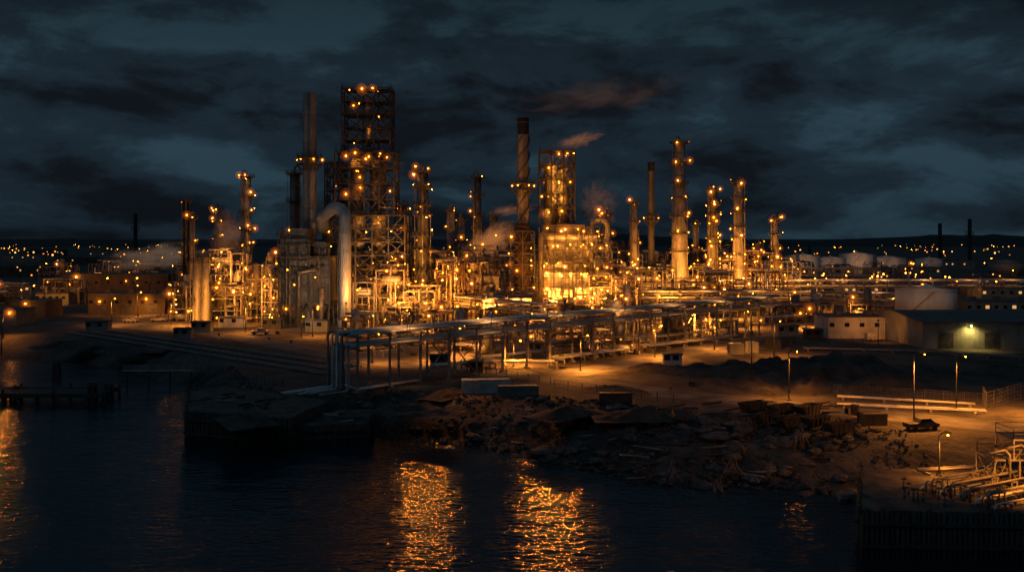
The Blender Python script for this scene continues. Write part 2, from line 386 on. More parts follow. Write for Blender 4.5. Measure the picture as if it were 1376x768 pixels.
for u,vt,Y,wp in ((182,287,900,5),(1263,300,900,5),(1303,294,900,5),(1088,330,800,4)):
    stack(u,vt,Y,wp,vt+18,mat=BLACKM,label='thin dark chimney on the far edge of the works',nl=0)

# ------------------------------------------------------------------ boiler house and big duct
Y = 298; x0 = ax(379,Y); x1 = ax(441,Y)
t = thing('boiler_house', ((x0+x1)/2, Y+7, 0), 'grey ribbed boiler house on steel legs with hoppers', 'boiler house')
hw = (x1-x0)/2; zt = hz(321,Y)
m = MB(); m.box(-hw,hw*.1,-7,7,8,zt); m.box(hw*.1+.02,hw,-5.5,7,8,zt-6); m.box(-hw*.7,hw*.0,-5,5,zt,zt+3.5); m.box(hw*.25,hw*.8,-3,4,zt-6,zt-1)
for i in range(8): xx = -hw+1.1*hw*i/7; m.beam((xx,-7.12,8),(xx,-7.12,zt),.3)
for i in range(6): xx = hw*.15+.82*hw*i/5; m.beam((xx,-5.62,8),(xx,-5.62,zt-6),.26)
for z in (12,16.5,21,25.5): m.box(-hw-.25,hw*.1+.0,-7.3,7.3,z,z+.4)
m.obj('casing', CLADV, t)
for cx in (-hw*.5,hw*.5):
    m = MB(); m.path([(cx,-1,3),(cx,-1,8)], [1.0,hw*.65], 4, phase=math.pi/4, smooth=False); m.obj('hopper', STEELM, t)
m = MB(); frame(m,-hw-.4,hw+.4,-7.6,7.6,0,8,3,2,1,.55,.6); frame(m,-hw-.8,hw+.8,-8.6,-7.9,8,zt-2,5,1,5,.24,.35); m.obj('leg_frame', STEEL, t)
m = MB(); frame(m,-hw-7,-hw-.9,-6,2,0,20,2,2,5,.35,.5); m.obj('stair_tower', STEELM, t)
m = MB()
for z in (4,8,12,16,20): m.box(-hw-7,-hw-.9,-6,2,z,z+.15); rails(m,-hw-7,-hw-.9,-6,2,z+.15)
for z in (8,12.2,16.8,21.4): m.box(-hw-.6,hw+.6,-8.5,-7.4,z+.42,z+.55); rails(m,-hw-.6,hw+.6,-8.5,-7.4,z+.55)
rails(m,-hw,hw*.1,-7,7,zt); m.obj('walkway', GRATE, t)
for pts,r in (([(-hw*.2,-9.3,0),(-hw*.2,-9.3,18),(hw*.3,-9.3,18.8),(hw*.6,-7,18.8)],.5),([(hw*.75,-9.3,0),(hw*.75,-9.3,12),(hw*.75,-5.5,12.5)],.7),([(-hw*.75,-9,0),(-hw*.75,-9,zt-3)],.22),([(-hw*.6,-9,0),(-hw*.6,-9,zt-8)],.3)):
    m = MB(); m.path(pts,r,10); m.obj('pipe', PIPED, t)
for q in ((-hw-6,-6.5,5),(-hw-3,-6.5,9.5),(-hw-6,-6.5,13.5),(-hw+2,-9.5,6),(hw-3,-9.5,6),(0,-9.5,3.5),(-hw-2,-6.5,21),(hw*.5,-9,16.5),(hw*.8,-9,10),(-hw*.4,-9,14),(-hw*.7,-9,19)): lamp(t,*q,R.choice([LM_N,LM_O2,LM_O]))
t = thing('flue_duct', (0,0,0), 'big grey duct arching from the chimney down to the ground', 'duct')
m = MB(); Yd = 294; xa = ax(432,Yd); xb = ax(464,Yd); ztop = hz(271,Yd); r = 1.95
pts = [(ax(418,Yd)+1,309,ztop-9),(xa-2.0,304,ztop-5)]
for k in range(9):
    a = math.pi*(.62 - .62*k/8); cx = xb-4.0; pts.append((cx+4.0*math.cos(a), 299-5*k/8, ztop-4.0+4.0*math.sin(a)-r))
pts += [(xb,Yd,ztop-12),(xb,Yd,20),(xb,Yd,10),(xb,Yd,2.2)]
m.path(pts, r, 24); m.path([(xb,Yd,2.4),(xb,Yd,0)],[r*1.2,r*1.2],24)
for z in range(4,34,3): m.annulus(xb,Yd,z,r*.9,r+.16,.25,24)
m.obj('casing', GALV, t)
m = MB()
for s in (-1,1): m.beam((xb+s*2.9,Yd+2.6,0),(xb+s*2.9,Yd+2.6,30),.35)
for z in range(6,31,6): m.beam((xb-2.9,Yd+2.6,z),(xb+2.9,Yd+2.6,z),.25)
m.obj('support_frame', STEEL, t)

# ------------------------------------------------------------------ lattice towers
def lattice_tower(uL, uR, vt, Y, secs, label, drums, lampn, fm=STEEL, inner=0, iP=900, dm=CLADD):
    xc = ax((uL+uR)/2, Y); t = thing('lattice_tower', (xc,Y,0), label, 'process tower')
    rn = random.Random(int(uL)); m = MB(); dk = MB(); rl = MB(); pp = MB(); decks = []
    for si, (ua,ub,va,vb,nx,dd) in enumerate(secs):
        a = ax(ua,Y)-xc; b = ax(ub,Y)-xc; z1 = hz(va,Y); z0 = max(0,hz(vb,Y)) if vb < 990 else 0
        nz = max(1, round((z1-z0)/5.0)); frame(m,a,b,-dd/2,dd/2,z0,z1,nx,2,nz,.46,.75,rnd=rn,xonly=True)
        for k in range(1,nz+1):
            z = z0+(z1-z0)*k/nz
            dk.box(a,b,-dd/2+(dd*.35 if rn.random()<.3 else 0),dd/2,z+.05,z+.2)
            rails(rl,a,b,-dd/2,dd/2,z+.2,.08); decks.append((a,b,dd,z,si))
            if si:
                for q in range(2):
                    zz = z+rn.uniform(.8,3.2); xa = rn.uniform(a,b-4); pp.path([(xa,-dd/2+rn.uniform(.5,3),zz),(xa+rn.uniform(3,8),-dd/2+rn.uniform(.5,3),zz)],rn.choice([.12,.2,.3]),7)
        for k in range(nz):
            za, zb = z0+(z1-z0)*k/nz, z0+(z1-z0)*(k+1)/nz; xs_ = (b-4.5, b-.5) if k % 2 else (b-.5, b-4.5)
            rl.beam((xs_[0],-dd/2-.5,za),(xs_[1],-dd/2-.5,zb),.3)
    m.obj('steel_frame', fm, t); dk.obj('deck', GRATE, t); rl.obj('handrail', fm, t)
    if pp.v: pp.obj('pipework', PIPED, t)
    for (ux,r,va,vb) in drums:
        m = MB(); xx = ax(ux,Y)-xc; z1 = hz(va,Y); z0 = max(hz(vb,Y),.5); m.path([(xx,0,z0-r*.9),(xx,0,z0),(xx,0,z1)],[r*.3,r,r],20); m.dome(xx,0,z1,r,r*.6,20)
        z = z0+3
        while z < z1: m.annulus(xx,0,z,r*.9,r+.12,.2,20); z += 4
        m.obj('drum', dm, t)
    for (a,b,dd,z,si) in decks:
        for q in range(rn.choice(lampn)):
            lamp(t, rn.uniform(a,b), rn.choice([-dd/2-.3,-dd/2-.3,-dd/2+1,0]), z-rn.uniform(.8,1.6), rn.choice([LM_N,LM_O2,LM_M,LM_O,LM_O,LM_D]))
        if inner and rn.random() < inner: flood(t,(rn.uniform(a+1,b-1),-dd/2+.8,z-.6),(0,1,z-5),iP*(1 if si else .6),150)  # added fill spot under the deck, no fixture
    return t
T1 = lattice_tower(463,527,121,320,
    [(463,527,121,207,3,12),(455,533,207,290,4,14),(441,548,290,999,5,18)], 'very tall dark lattice tower with stairs, decks and lamps',
    [(481,2.7,218,330),(509,2.7,218,330),(495,1.1,135,212)], [0,1,2,2,3], STEEL, inner=.45, iP=700, dm=CLAD)
for uu,vv in ((491,124),(505,123),(480,146),(470,212),(482,208),(500,213),(515,209),(496,216),(524,214),(470,262),(488,240),(513,300),(528,258)): lamp(T1, ax(uu,320)-ax(495,320), -7.4, hz(vv,320), LM_O)
lattice_tower(440,462,219,330,[(440,463,219,999,2,10)],'narrow lattice wing frame beside the tall tower',[],[0,0,1])
T2 = lattice_tower(724,772,204,336,[(725,771,204,300,3,12)],'dense square lattice tower with lit decks above the furnace block',[(740,2.6,225,300),(757,2.6,232,300)],[3,4,4,5],STEEL,inner=1.1,iP=2600)

# ------------------------------------------------------------------ furnace block
Y = 334; xc = ax(767,Y)
t = thing('furnace_block', (xc,Y,0), 'stepped furnace block with glowing openings and lamp lined decks', 'furnace')
w1 = 13.2; z1 = hz(337,Y); z0 = 7
def octa(m, w, d, za, zb, c=.3, cx=0):
    pts = [(-w+w*c,-d),(w-w*c,-d),(w,-d+d*c),(w,d-d*c),(w-w*c,d),(-w+w*c,d),(-w,d-d*c),(-w,-d+d*c)]
    b = len(m.v)
    for z in (za,zb):
        for p in pts: m.v.append((p[0]+cx,p[1],z))
    for i in range(8): j = (i+1) % 8; m.face((b+i,b+j,b+8+j,b+8+i))
    m.face(tuple(b+8+i for i in range(8))); m.face(tuple(b+7-i for i in range(8)))
m = MB(); octa(m,w1,9,z0,z1-4); octa(m,w1*.8,8,z1-4,z1+3,.3,-1); octa(m,w1*.6,7,z1+3,hz(302,Y),.25,-3); m.box(4,9.5,-5,4,z1-4,z1+6)
m.obj('casing', surf('furnace_casing', (.09,.08,.07), (.34,.3,.25), .35, .6, .1, stretch=(1,1,.35), ribs=('X',1.1,2)), t)
m = MB()
for i in range(15): x = -w1*.7+w1*1.4*i/14; m.beam((x,-9.15,z0),(x,-9.15,z1-4),.3)
for z in (z0,z0+4.5,z0+9,z0+13.5): m.beam((-w1*.7,-9.3,z),(w1*.7,-9.3,z),.45)
frame(m,-w1-1,w1+1,-12,-10.8,0,z1+.5,8,1,5,.28,.25); frame(m,-w1*.8,w1*.75,-10.2,-9.2,z1+.5,z1+9,5,1,2,.26,.4); m.obj('buckstay', STEEL, t)
m = MB()
for z,ww,dd in ((z0+4.5,w1+1.2,11.6),(z1+.3,w1+1,11.4),(z1+5.8,w1*.8+.6,10),(z0+10,w1+1.2,11.6),(z1-3.8,w1+1.2,11.6)):
    m.box(-ww,ww,-dd,-dd+1.6,z,z+.15); rails(m,-ww,ww,-dd,-dd+1.6,z+.15)
m.obj('walkway', GRATE, t)
rn = random.Random(11)
for i in range(26):
    m = MB(); xa = rn.uniform(-w1,w1-4); z = rn.uniform(z0,z1+7); xb = xa+rn.uniform(2,9); r = rn.choice([.15,.25,.4,.5]); y = -rn.uniform(9.8,12)
    pts = [(xa,y,z),(xb,y,z)]
    if rn.random() < .6: pts.append((xb,y,z-rn.uniform(2,6)))
    if rn.random() < .6: pts.insert(0,(xa,y,z+rn.uniform(2,5)))
    m.path(pts, r, 8); m.obj('pipe', PIPED, t)
m = MB(); m.path([(-w1*.9,-11.5,2),(-w1*.9,-11.5,z1+6),(-w1*.6,-9,z1+8)],.9,12); m.obj('pipe', PIPED, t)
for i in range(7):
    m = MB(); x = -w1*.6+w1*1.2*i/6; m.box(x-.9,x+.9,-9.35,-9.05,z0+1.0,z0+3.4); m.obj('firing_opening', WINO, t)
rn = random.Random(5)
for zz,nn,ww,dd in ((z0+3.6,12,w1,-10.4),(z0+9,9,w1,-10.4),(z1-5,8,w1,-10.4),(z1+2.2,8,w1,-10.4),(z1+7.6,6,w1*.75,-9.6),(3.5,8,w1,-11.5)):
    for i in range(nn): lamp(t, -ww+2*ww*(i+rn.uniform(.1,.9))/nn, dd, zz+rn.uniform(-.9,.9), LM_B if (i % 4 == 1 and zz < 12) else rn.choice([LM_O,LM_Y,LM_N,LM_O2]))
for xq in (-10,-5,0,5,10):
    for zq, P in ((z0+4,3000),(z0+9.5,2800),(z1-4.2,2600),(z1+5.2,2200)):
        flood(t,(xq*(.8 if zq > z1 else 1)+rn.uniform(-1,1),-10.9,zq),(xq*.8,-7,zq-5),P*.75,160,(1,.36,.05))  # added fill spots wash the casing, no fixtures modelled
m = MB(); pts = []
for k in range(9): a = math.pi*(1-k/8); pts.append((10.5+2.9*math.cos(a), -3, hz(305,Y)+2.9*math.sin(a)))
m.path([(7.6,-3,z1)]+pts+[(13.4,-3,z1-10),(13.4,-3,4)], 1.15, 16); m.obj('crossover_duct', CLAD, t)

t = thing('drum_cage', (ax(702,322),320,0), 'tall dark drum wrapped in steel framing', 'reactor')
m = MB(); m.cyl(0,0,4,33,3,20); m.dome(0,0,33,3,2); m.obj('drum', RUST, t)
m = MB(); frame(m,-4.2,4.2,-4.2,4.2,0,32,2,2,8,.35,.9); m.obj('steel_frame', STEEL, t)
for q in ((-4,-4.6,30),(3,-4.6,26),(-2,-4.6,18),(4,-4.6,12),(0,-4.6,7)): lamp(t,*q)
t = thing('utility_building', (ax(690,300),300,0), 'pale square utility building below the drum cage', 'building')
m = MB(); m.box(-6,6,-5,5,0,9.5); m.obj('wall', WALLW, t); m = MB(); m.box(-6.3,6.3,-5.3,5.3,9.5,10); m.obj('roof', ROOF, t)
for a,b_,c_ in ((-4.5,-2.5,3),(1,4.2,3.6)): m = MB(); m.box(a,b_,-5.06,-4.98,0,c_); m.obj('door', STEEL, t)
lamp(t,0,-5.8,5)
t = thing('switch_house', (ax(650,312),312,0), 'dark flat roofed blockhouse among the pipework', 'building')
m = MB(); m.box(-5.5,5.5,-5,5,0,16); m.obj('wall', STEELM, t); m = MB(); m.box(-5.8,5.8,-5.3,5.3,16,16.5); m.obj('roof', ROOF, t)
for z in (3,7,11):
    for a in (-4,1): m = MB(); m.box(a,a+2,-5.08,-4.98,z,z+1.6); m.obj('window', GLASS, t)
lamp(t,-5,-5.8,9); lamp(t,5.6,-5.8,12)

# ------------------------------------------------------------------ process units
def unit(x, y, w, d, h, seed, nl, label='steel process structure packed with pipes, vessels and lamps'):
    rn = random.Random(seed); t = thing('process_unit', (x,y,0), label, 'process unit', 'process units of the refinery')
    nx = max(1,round(w/5.5)); nyy = max(1,round(d/6)); nz = max(1,round(h/4.6)); a, b, c, e = -w/2, w/2, -d/2, d/2
    m = MB(); frame(m,a,b,c,e,0,h,nx,nyy,nz,.34,.2,rnd=rn); m.obj('steel_frame', rn.choice([STEEL,STEELM,STEELM,RUST]), t)
    m = MB(); lv = [h*k/nz for k in range(1,nz+1)]
    for z in lv:
        if rn.random() < .55:
            xa = a+rn.choice([0,0,w*.3]); xb = b-rn.choice([0,0,w*.3]); m.box(xa,xb,c,e,z+.03,z+.15); rails(m,xa,xb,c,e,z+.15)
    if m.v: m.obj('deck', GRATE, t)
    m = MB()
    for k in range(int(w*1.1)+4):
        z = rn.choice([0]+lv)+rn.uniform(.4,2.2); r = rn.choice([.1,.15,.2,.3,.42]); yy = rn.uniform(c-.8,e); xa = a+rn.uniform(-1,w*.5); xb = rn.uniform(xa+3,b+2)
        pts = [(xa,yy,z),(xb,yy,z)]
        if rn.random() < .7: pts.append((xb,yy,max(.3,z-rn.uniform(2,8))))
        if rn.random() < .5: pts = [(xa,yy,max(.3,z-rn.uniform(2,7)))]+pts
        m.mi = rn.choice([0,1,1]); m.path(pts, r, 6)
    for k in range(int(w*.5)+2):
        xx = rn.uniform(a,b); yy = rn.uniform(c-.6,e); r = rn.choice([.12,.2,.35]); z1 = rn.uniform(h*.5,h*1.12)
        m.mi = rn.choice([0,1]); m.path([(xx,yy,.2),(xx,yy,z1),(xx+rn.uniform(-3,3),yy,z1+.01)], r, 6)
    m.obj('pipework', [PIPE,PIPED], t)
    for k in range(rn.choice([2,3,4])):
        m = MB(); z = rn.choice([0]+lv[:-1])+1.6; r = rn.uniform(.9,1.6); ln = rn.uniform(4,min(8,w)); xx = rn.uniform(a+ln/2,b-ln/2) if w > ln else 0; yy = rn.uniform(c,e-2)
        if rn.random() < .55:
            m.path([(xx-ln/2-.5,yy,z),(xx-ln/2,yy,z),(xx+ln/2,yy,z),(xx+ln/2+.5,yy,z)],[r*.5,r,r,r*.5],14); m.box(xx-ln/3-.2,xx-ln/3+.2,yy-r,yy+r,z-r-.3,z-r*.5); m.box(xx+ln/3-.2,xx+ln/3+.2,yy-r,yy+r,z-r-.3,z-r*.5)
        else:
            hh = rn.uniform(4,9); m.cyl(xx,yy,z,z+hh,r,14); m.dome(xx,yy,z+hh,r,r*.7,14)
        m.obj('vessel', rn.choice([GALV,CLAD,PIPED,CLADD]), t)
    for k in range(nl):
        z = rn.choice([0]+lv)+rn.uniform(-1.2,3.4); z = max(z,1.8); lamp(t, rn.uniform(a,b), c-rn.uniform(.4,1.2) if rn.random() < .6 else rn.uniform(c,e), min(z,h+2.5))
    return t
sd = 100
def row(u0, u1, Y, vt0, vt1, nlm, dd=12, gap=.5):
    global sd
    u = u0
    while u < u1:
        wpx = R.uniform(26,50); wpx = min(wpx, u1-u+6); w = wpx*Y/F; h = hz(R.uniform(vt0,vt1), Y); sd += 1
        unit(ax(u+wpx/2,Y), Y+R.uniform(-3,3), w, dd, max(h,5), sd, R.choice(nlm)); u += wpx+gap*F/Y
row(232,376,318,368,392,[5,8,9])
row(478,640,306,352,395,[7,10,12])
row(478,560,345,322,352,[7,8,10])
row(575,690,345,335,368,[7,9,10])
row(560,720,395,325,352,[6,8,9])
row(290,370,385,340,366,[6,8])
row(240,300,440,345,370,[5,7])
row(640,712,292,395,405,[4,6])
row(790,850,318,340,375,[8,10])
row(805,1065,428,340,366,[6,8,10])
row(820,1010,470,328,350,[5,7,8])
row(838,1040,375,362,385,[4,6,7])
row(730,840,296,400,410,[4,6])
row(60,235,520,346,362,[2,3,4],9,8)
row(-10,120,400,374,386,[2,3],8,10)
row(1060,1235,560,354,362,[2,3,4],6,6)
row(1070,1210,330,404,410,[2,3],6,8)
for (u,v,wp,h) in ((560,462,40,4),(620,470,42,4.5),(700,458,46,5),(760,452,44,5),(820,450,46,6),(880,445,50,5),(940,440,44,5),(760,478,52,3.4),(830,474,46,3.4),(540,440,46,7),(600,446,46,6),(1000,436,46,5),(1060,430,44,5),(900,460,40,3),(660,474,40,3.5),(480,452,34,5),(960,452,40,3.5)):
    x, Y = gp(u,v); sd += 1; unit(x, Y, wp*Y/F, 7, h, sd, R.choice([2,3,4]), 'low pipe manifold on short steel frames with lamps')

# ------------------------------------------------------------------ pipe racks
def pipe_rack(A, B, wd, levels, npipe, step, colmat, label, drop=False, nl=0, seed=1, cw=.5, light=0, rr_=(.16,.22,.3,.36), brace=4):
    A = Vector(A); B = Vector(B); Ln = (B-A).length; ang = math.atan2(B.y-A.y, B.x-A.x); rn = random.Random(seed)
    t = thing('pipe_rack', (A.x,A.y,0), label, 'pipe rack', rz=ang)
    n = int(Ln/step)
    for i in range(n+1):
        x = i*step; m = MB()
        for y in (-wd/2, wd/2): m.beam((x,y,0),(x,y,levels[-1]-.47),cw)
        for z in levels: m.beam((x,-wd/2-.6,z-.25),(x,wd/2+.6,z-.25),.4)
        m.box(x-.5,x+.5,-wd/2-.5,-wd/2+.5,0,.4); m.box(x-.5,x+.5,wd/2-.5,wd/2+.5,0,.4)
        if i % brace == brace//2 and i < n:
            for y in (-wd/2, wd/2): m.beam((x,y,.5),(x+step,y,levels[0]-.5),.16); m.beam((x+step,y,.5),(x,y,levels[0]-.5),.16)
        m.obj('support_frame', colmat, t)
    for z in levels:
        for y in (-wd/2-.2, wd/2+.2): m = MB(); m.beam((0,y,z-.62),(Ln,y,z-.62),.22); m.obj('edge_beam', STEELM, t)
        for k in range(npipe):
            y = -wd/2+.4+(wd-.8)*k/(npipe-1); r = rn.choice(rr_); zz = z+r+.02; m = MB()
            pts = [(Ln,y,zz),(0,y,zz)]
            if drop and k % 2 == 0: o = 1.2+.5*(levels.index(z)); pts += [(-o,y,zz),(-o-.5,y,zz-.5),(-o-.5,y,.9),(-o-1,y,.5),(-o-rn.uniform(4,9),y,.5)]
            elif drop: pts[-1] = (-.8,y,zz)
            m.path(pts, r, 8); m.obj('pipe', PIPE if rn.random() < .8 else PIPED, t)
    for i in range(nl): lamp(t, Ln*(i+.5)/nl, -wd/2-.6, levels[-1]-1.4 if i % 2 else levels[0]-1.2, LM_O2)
    if light:
        k = int(Ln/20)
        for i in range(k):
            x = Ln*(i+.5)/k; m = MB(); m.beam((x,-wd/2-.4,levels[-1]-.6),(x,-wd/2-1.2,levels[-1]+4.2),.12); m.box(x-.25,x+.25,-wd/2-1.35,-wd/2-.95,levels[-1]+4.0,levels[-1]+4.25); m.obj('added_light_bracket', STEELM, t)
            flood(t,(x,-wd/2-1.0,levels[-1]+3.9),(x+1,-wd/2+2.5,levels[-1]),light,150,(1,.42,.12))  # bracket and spot added to brighten the pipe tops
    return t
A = gp(466,524); B = (ax(1040,283),283)
PR = pipe_rack(A, B, 7.5, [8.6,11.0], 9, 7.6, CONC, 'long elevated pipe rack on concrete posts carrying silver pipes', drop=True, seed=3, light=1600, rr_=(.12,.16,.22,.27), cw=.38, brace=6)
for (xr, P, dx) in ((12,4200,-4),(18,3800,-6),(46,4600,-14),(51.5,5200,-17),(57,3600,-20)):
    m = MB(); m.beam((xr,-4.2,10.5),(xr,-5,14.6),.14); m.box(xr-.35,xr+.35,-5.0,-4.7,14.4,15.0); m.obj('added_light_bracket', STEELM, PR)
    flood(PR,(xr,-5.3,14.7),(xr+dx,-58,-5),P,85,(1,.3,.03),.3)  # brackets and spots added to throw orange streaks onto the water
A2 = gp(738,456); pipe_rack(A2,(ax(560,330),330),6,[7.5,9.6],6,8,STEELM,'elevated pipe rack branching toward the process units',nl=3,seed=4)
pipe_rack((ax(815,423),423),(ax(1500,423),423),8,[6.5,9.0],6,11,STEELM,'long steel pipe rack crossing the tank field',nl=9,seed=5,light=1800)
pipe_rack((ax(700,355),355),(ax(1120,355),355),7,[5.5,8.0],6,9,STEELM,'long steel pipe rack with two tiers of pipes',nl=8,seed=6,light=1800)
pipe_rack((ax(800,500),500),(ax(1180,500),500),7,[8,12],5,12,STEELM,'distant two tier pipe rack with a row of lamps',nl=13,seed=8)
pipe_rack(gp(230,410),gp(380,414),6,[5.5,8],5,8,STEELM,'steel pipe rack along the yard edge',nl=5,seed=9)
pipe_rack((ax(880,390),392),(ax(1240,330),345),6,[5,7.5],5,10,STEELM,'steel pipe rack running to the storage tanks',nl=5,seed=10,light=1800)

def pipeline(pts, n, r, sp, label, z=.55, mat=PIPE):
    P = [Vector((*p,0)) for p in pts]; t = thing('pipeline', (P[0].x,P[0].y,0), label, 'pipeline', 'ground pipelines'); O = P[0]
    for k in range(n):
        Q = []
        for i, p in enumerate(P):
            d = (P[min(i+1,len(P)-1)]-P[max(i-1,0)]).normalized(); nn = Vector((-d.y,d.x,0)); q = p-O+nn*((k-(n-1)/2)*sp); Q.append((q.x,q.y,z+R.uniform(-.05,.1)))
        m = MB(); m.path(Q, r*R.uniform(.7,1.2), 8); m.obj('pipe', mat, t)
    for i in range(len(P)-1):
        d = P[i+1]-P[i]; L_ = d.length; dn = d.normalized(); nn = Vector((-dn.y,dn.x,0))
        for s in range(int(L_/7)+1):
            m = MB(); c = P[i]-O+dn*(s*7+1); a = c+nn*(n*sp/2+.4); b = c-nn*(n*sp/2+.4); m.beam((a.x,a.y,z-.42),(b.x,b.y,z-.42),.35)
            if z > 1:
                for q in (a,b): m.beam((q.x,q.y,0),(q.x,q.y,z-.5),.25)
            m.obj('sleeper', CONC, t)
    return t
pipeline([gp(380,532),gp(460,520),gp(480,527),gp(562,514)],4,.16,.5,'low pale pipes on sleepers near the quay')
pipeline([gp(745,488),gp(860,472),gp(985,457)],6,.2,.65,'bundle of lit pipes on concrete sleepers by the road',z=1.4)
pipeline([gp(750,478),gp(900,462),gp(1000,449)],5,.2,.65,'parallel silver pipes raised above the yard',z=2.6)
pipeline([gp(640,486),gp(720,478),gp(840,458)],5,.18,.6,'low bundle of pipes beside the pipe yard',z=1.2)
pipeline([gp(1125,546),gp(1325,556)],3,.15,.7,'long pale pipes lying along the road verge')
pipeline([gp(1125,536),gp(1310,546)],2,.12,.8,'long pale pipes lying along the road verge')
pipeline([gp(1080,470),gp(1240,474),gp(1420,486)],3,.2,.7,'pipes on sleepers before the warehouses',mat=PIPED)
pipeline([gp(860,440),gp(1110,430)],3,.22,.7,'silver pipes along the works road',z=2)
pipeline([gp(505,480),gp(640,462),gp(760,440)],4,.18,.6,'silver pipes crossing the yard on short stands',z=3)
pipeline([gp(580,500),gp(660,494),gp(745,494)],4,.16,.6,'bundle of pipes beneath the rack',z=1.6)

def track(p, q):
    P = Vector((*p,0)); Q = Vector((*q,0)); L_ = (Q-P).length; ang = math.atan2((Q-P).y,(Q-P).x)
    t = thing('railway_track', (P.x,P.y,0), 'single railway track on sleepers along the shore', 'railway track', 'railway tracks by the shore', rz=ang)
    for y in (-.75,.75): m = MB(); m.box(0,L_,y-.08,y+.08,.16,.34); m.obj('rail', GALV, t)
    m = MB()
    for i in range(int(L_/.9)): m.box(i*.9,i*.9+.26,-1.35,1.35,.02,.16)
    m.obj('sleeper', WOOD, t)['kind'] = 'stuff'
for o in (0,5.0,10.5):
    a = gp(95,447); b = gp(440,503); track((a[0]+o*.3,a[1]+o),(b[0]+o*.5,b[1]+o))

# ------------------------------------------------------------------ tanks
def tank(u0, u1, vt, vb, mat, label, fl=1.0):
    Y = H*F/(vb-HV); r = (u1-u0)/2*Y/F; x = ax((u0+u1)/2, Y); t = thing('storage_tank', (x,Y+r*.6,0), label, 'storage tank', 'storage tanks'); h = hz(vt, Y)
    m = MB(); m.cyl(0,0,0,h,r,40); m.obj('shell', mat, t)
    m = MB(); m.path([(0,0,h+.02),(0,0,h+r*.14)],[r*1.01,.4],40); m.annulus(0,0,h+.15,r*.98,r+.25,.35,40); m.cyl(0,0,h+r*.14,h+r*.14+.8,.5,8); m.obj('roof', mat, t)
    m = MB()
    for i in range(26):
        a0 = math.pi*1.15+i*.035; m.beam((math.cos(a0)*(r+.6),math.sin(a0)*(r+.6),h*i/26),(math.cos(a0+.04)*(r+.6),math.sin(a0+.04)*(r+.6),h*(i+1)/26),.3)
    m.circ(0,0,h+1.2,r,.07,40); m.obj('stair', STEELM, t)
    if fl: flood(t,(-r*.9,-r-20,14),(-r*.2,-r,h*.7),2800*fl*(Y/500),120,(1,.46,.17))  # added fill spot to brighten the tank, no fixture
    return t
for a,f in (((1060,1106,344,376),1),((1100,1140,347,373),.55),((1134,1180,342,371),.9),((1172,1222,347,368),.5),((1236,1270,348,364),.2),((1026,1056,351,369),.2)):
    tank(*a, WHITEP, 'white cylindrical storage tank with shallow cone roof', f)
tank(1216,1293,390,428,WHITEP,'large white storage tank with cone roof near the warehouse',.9)
tank(1300,1352,378,396,STEELM,'dull grey storage tank in the tank field',.2)
tank(1338,1380,352,370,STEELM,'dull grey storage tank in the tank field',.2)
tank(666,716,389,424,WALLW,'squat pale tank below the furnace block',.3)

# ------------------------------------------------------------------ buildings
def building(name, x0, x1, y0, y1, h, wm, rm, label, cat='building', pitch=0, doors=0, wins=0, litwin=False):
    t = thing(name, ((x0+x1)/2,(y0+y1)/2,0), label, cat); w = (x1-x0)/2; d = (y1-y0)/2
    m = MB(); m.box(-w,w,-d,d,0,h)
    if pitch:
        b = len(m.v); m.v += [(-w,-d,h),(-w,d,h),(-w,0,h+pitch),(w,-d,h),(w,d,h),(w,0,h+pitch)]; m.face((b,b+2,b+1)); m.face((b+3,b+4,b+5))
    m.obj('wall', wm, t); m = MB()
    if pitch:
        for s in (-1,1):
            b = len(m.v); e = .5
            for z in (0,.25): m.v += [(-w-e,s*(d+e),h-e*pitch/d+z+.02),(w+e,s*(d+e),h-e*pitch/d+z+.02),(w+e,0,h+pitch+z+.02),(-w-e,0,h+pitch+z+.02)]
            for q in ((0,1,2,3),(4,5,6,7),(0,1,5,4),(1,2,6,5),(3,0,4,7)): m.face(tuple(b+i for i in q))
    else:
        m.box(-w-.25,w+.25,-d-.25,d+.25,h+.01,h+.35)
        for k in range(int(w/5)): xx = -w+4+k*9; m.box(xx,xx+2,-1,1,h+.35,h+1.5)
    m.obj('roof', rm, t)
    for k in range(doors):
        m = MB(); xx = -w+(2*w)*(k+.5)/doors; m.box(xx-2,xx+2,-d-.08,-d+.02,0,min(4.2,h*.75))
        for z in range(1,4): m.box(xx-2,xx+2,-d-.12,-d-.07,z,z+.08)
        m.obj('roller_door', STEEL, t)
    for k in range(wins):
        m = MB(); xx = -w+(2*w)*(k+.25)/wins; m.box(xx-.7,xx+.7,-d-.05,-d+.02,h*.55,h*.55+1.2); m.obj('window', WINY if litwin and R.random() < .3 else GLASS, t)
    return t
t = building('warehouse', ax(1240,238), ax(1240,238)+62, 238, 276, 7, WALLG, ROOF, 'grey metal warehouse with roller doors and wall lamp', 'warehouse', pitch=1.6, doors=5)
lamp(t, -31+12.5, -20, 6.2, LM_G); flood(t, (-31+12.5,-20.6,6.4), (-31+12.5,-19.8,0), 1900, 155, (1,.66,.16))
t = building('storage_building', ax(1113,262), ax(1234,262), 262, 274, 6.2, WALLW, ROOF, 'long low white building beside the works road', 'building', wins=6)
building('office_building', ax(1300,330), ax(1420,330), 330, 342, 6, WALLG, ROOF, 'low office building with a few lit windows', wins=10, litwin=True)
t = building('brick_warehouse', ax(75,464), ax(226,464), 464, 484, 10, BRICK, ROOF, 'long brown warehouse washed in orange light', 'warehouse', doors=5, wins=9)
lamp(t,-18,-11.5,9,LM_B); lamp(t,8,-11.5,7,LM_O); flood(t,(-18,-24,12),(-12,-10,4),1500,150); flood(t,(14,-30,12),(10,-10,4),1500,150)
t = building('brick_building', ax(118,344), ax(222,344), 344, 358, 7.6, BRICK, ROOF, 'flat roofed brown building at the yard entrance', doors=3, wins=6)
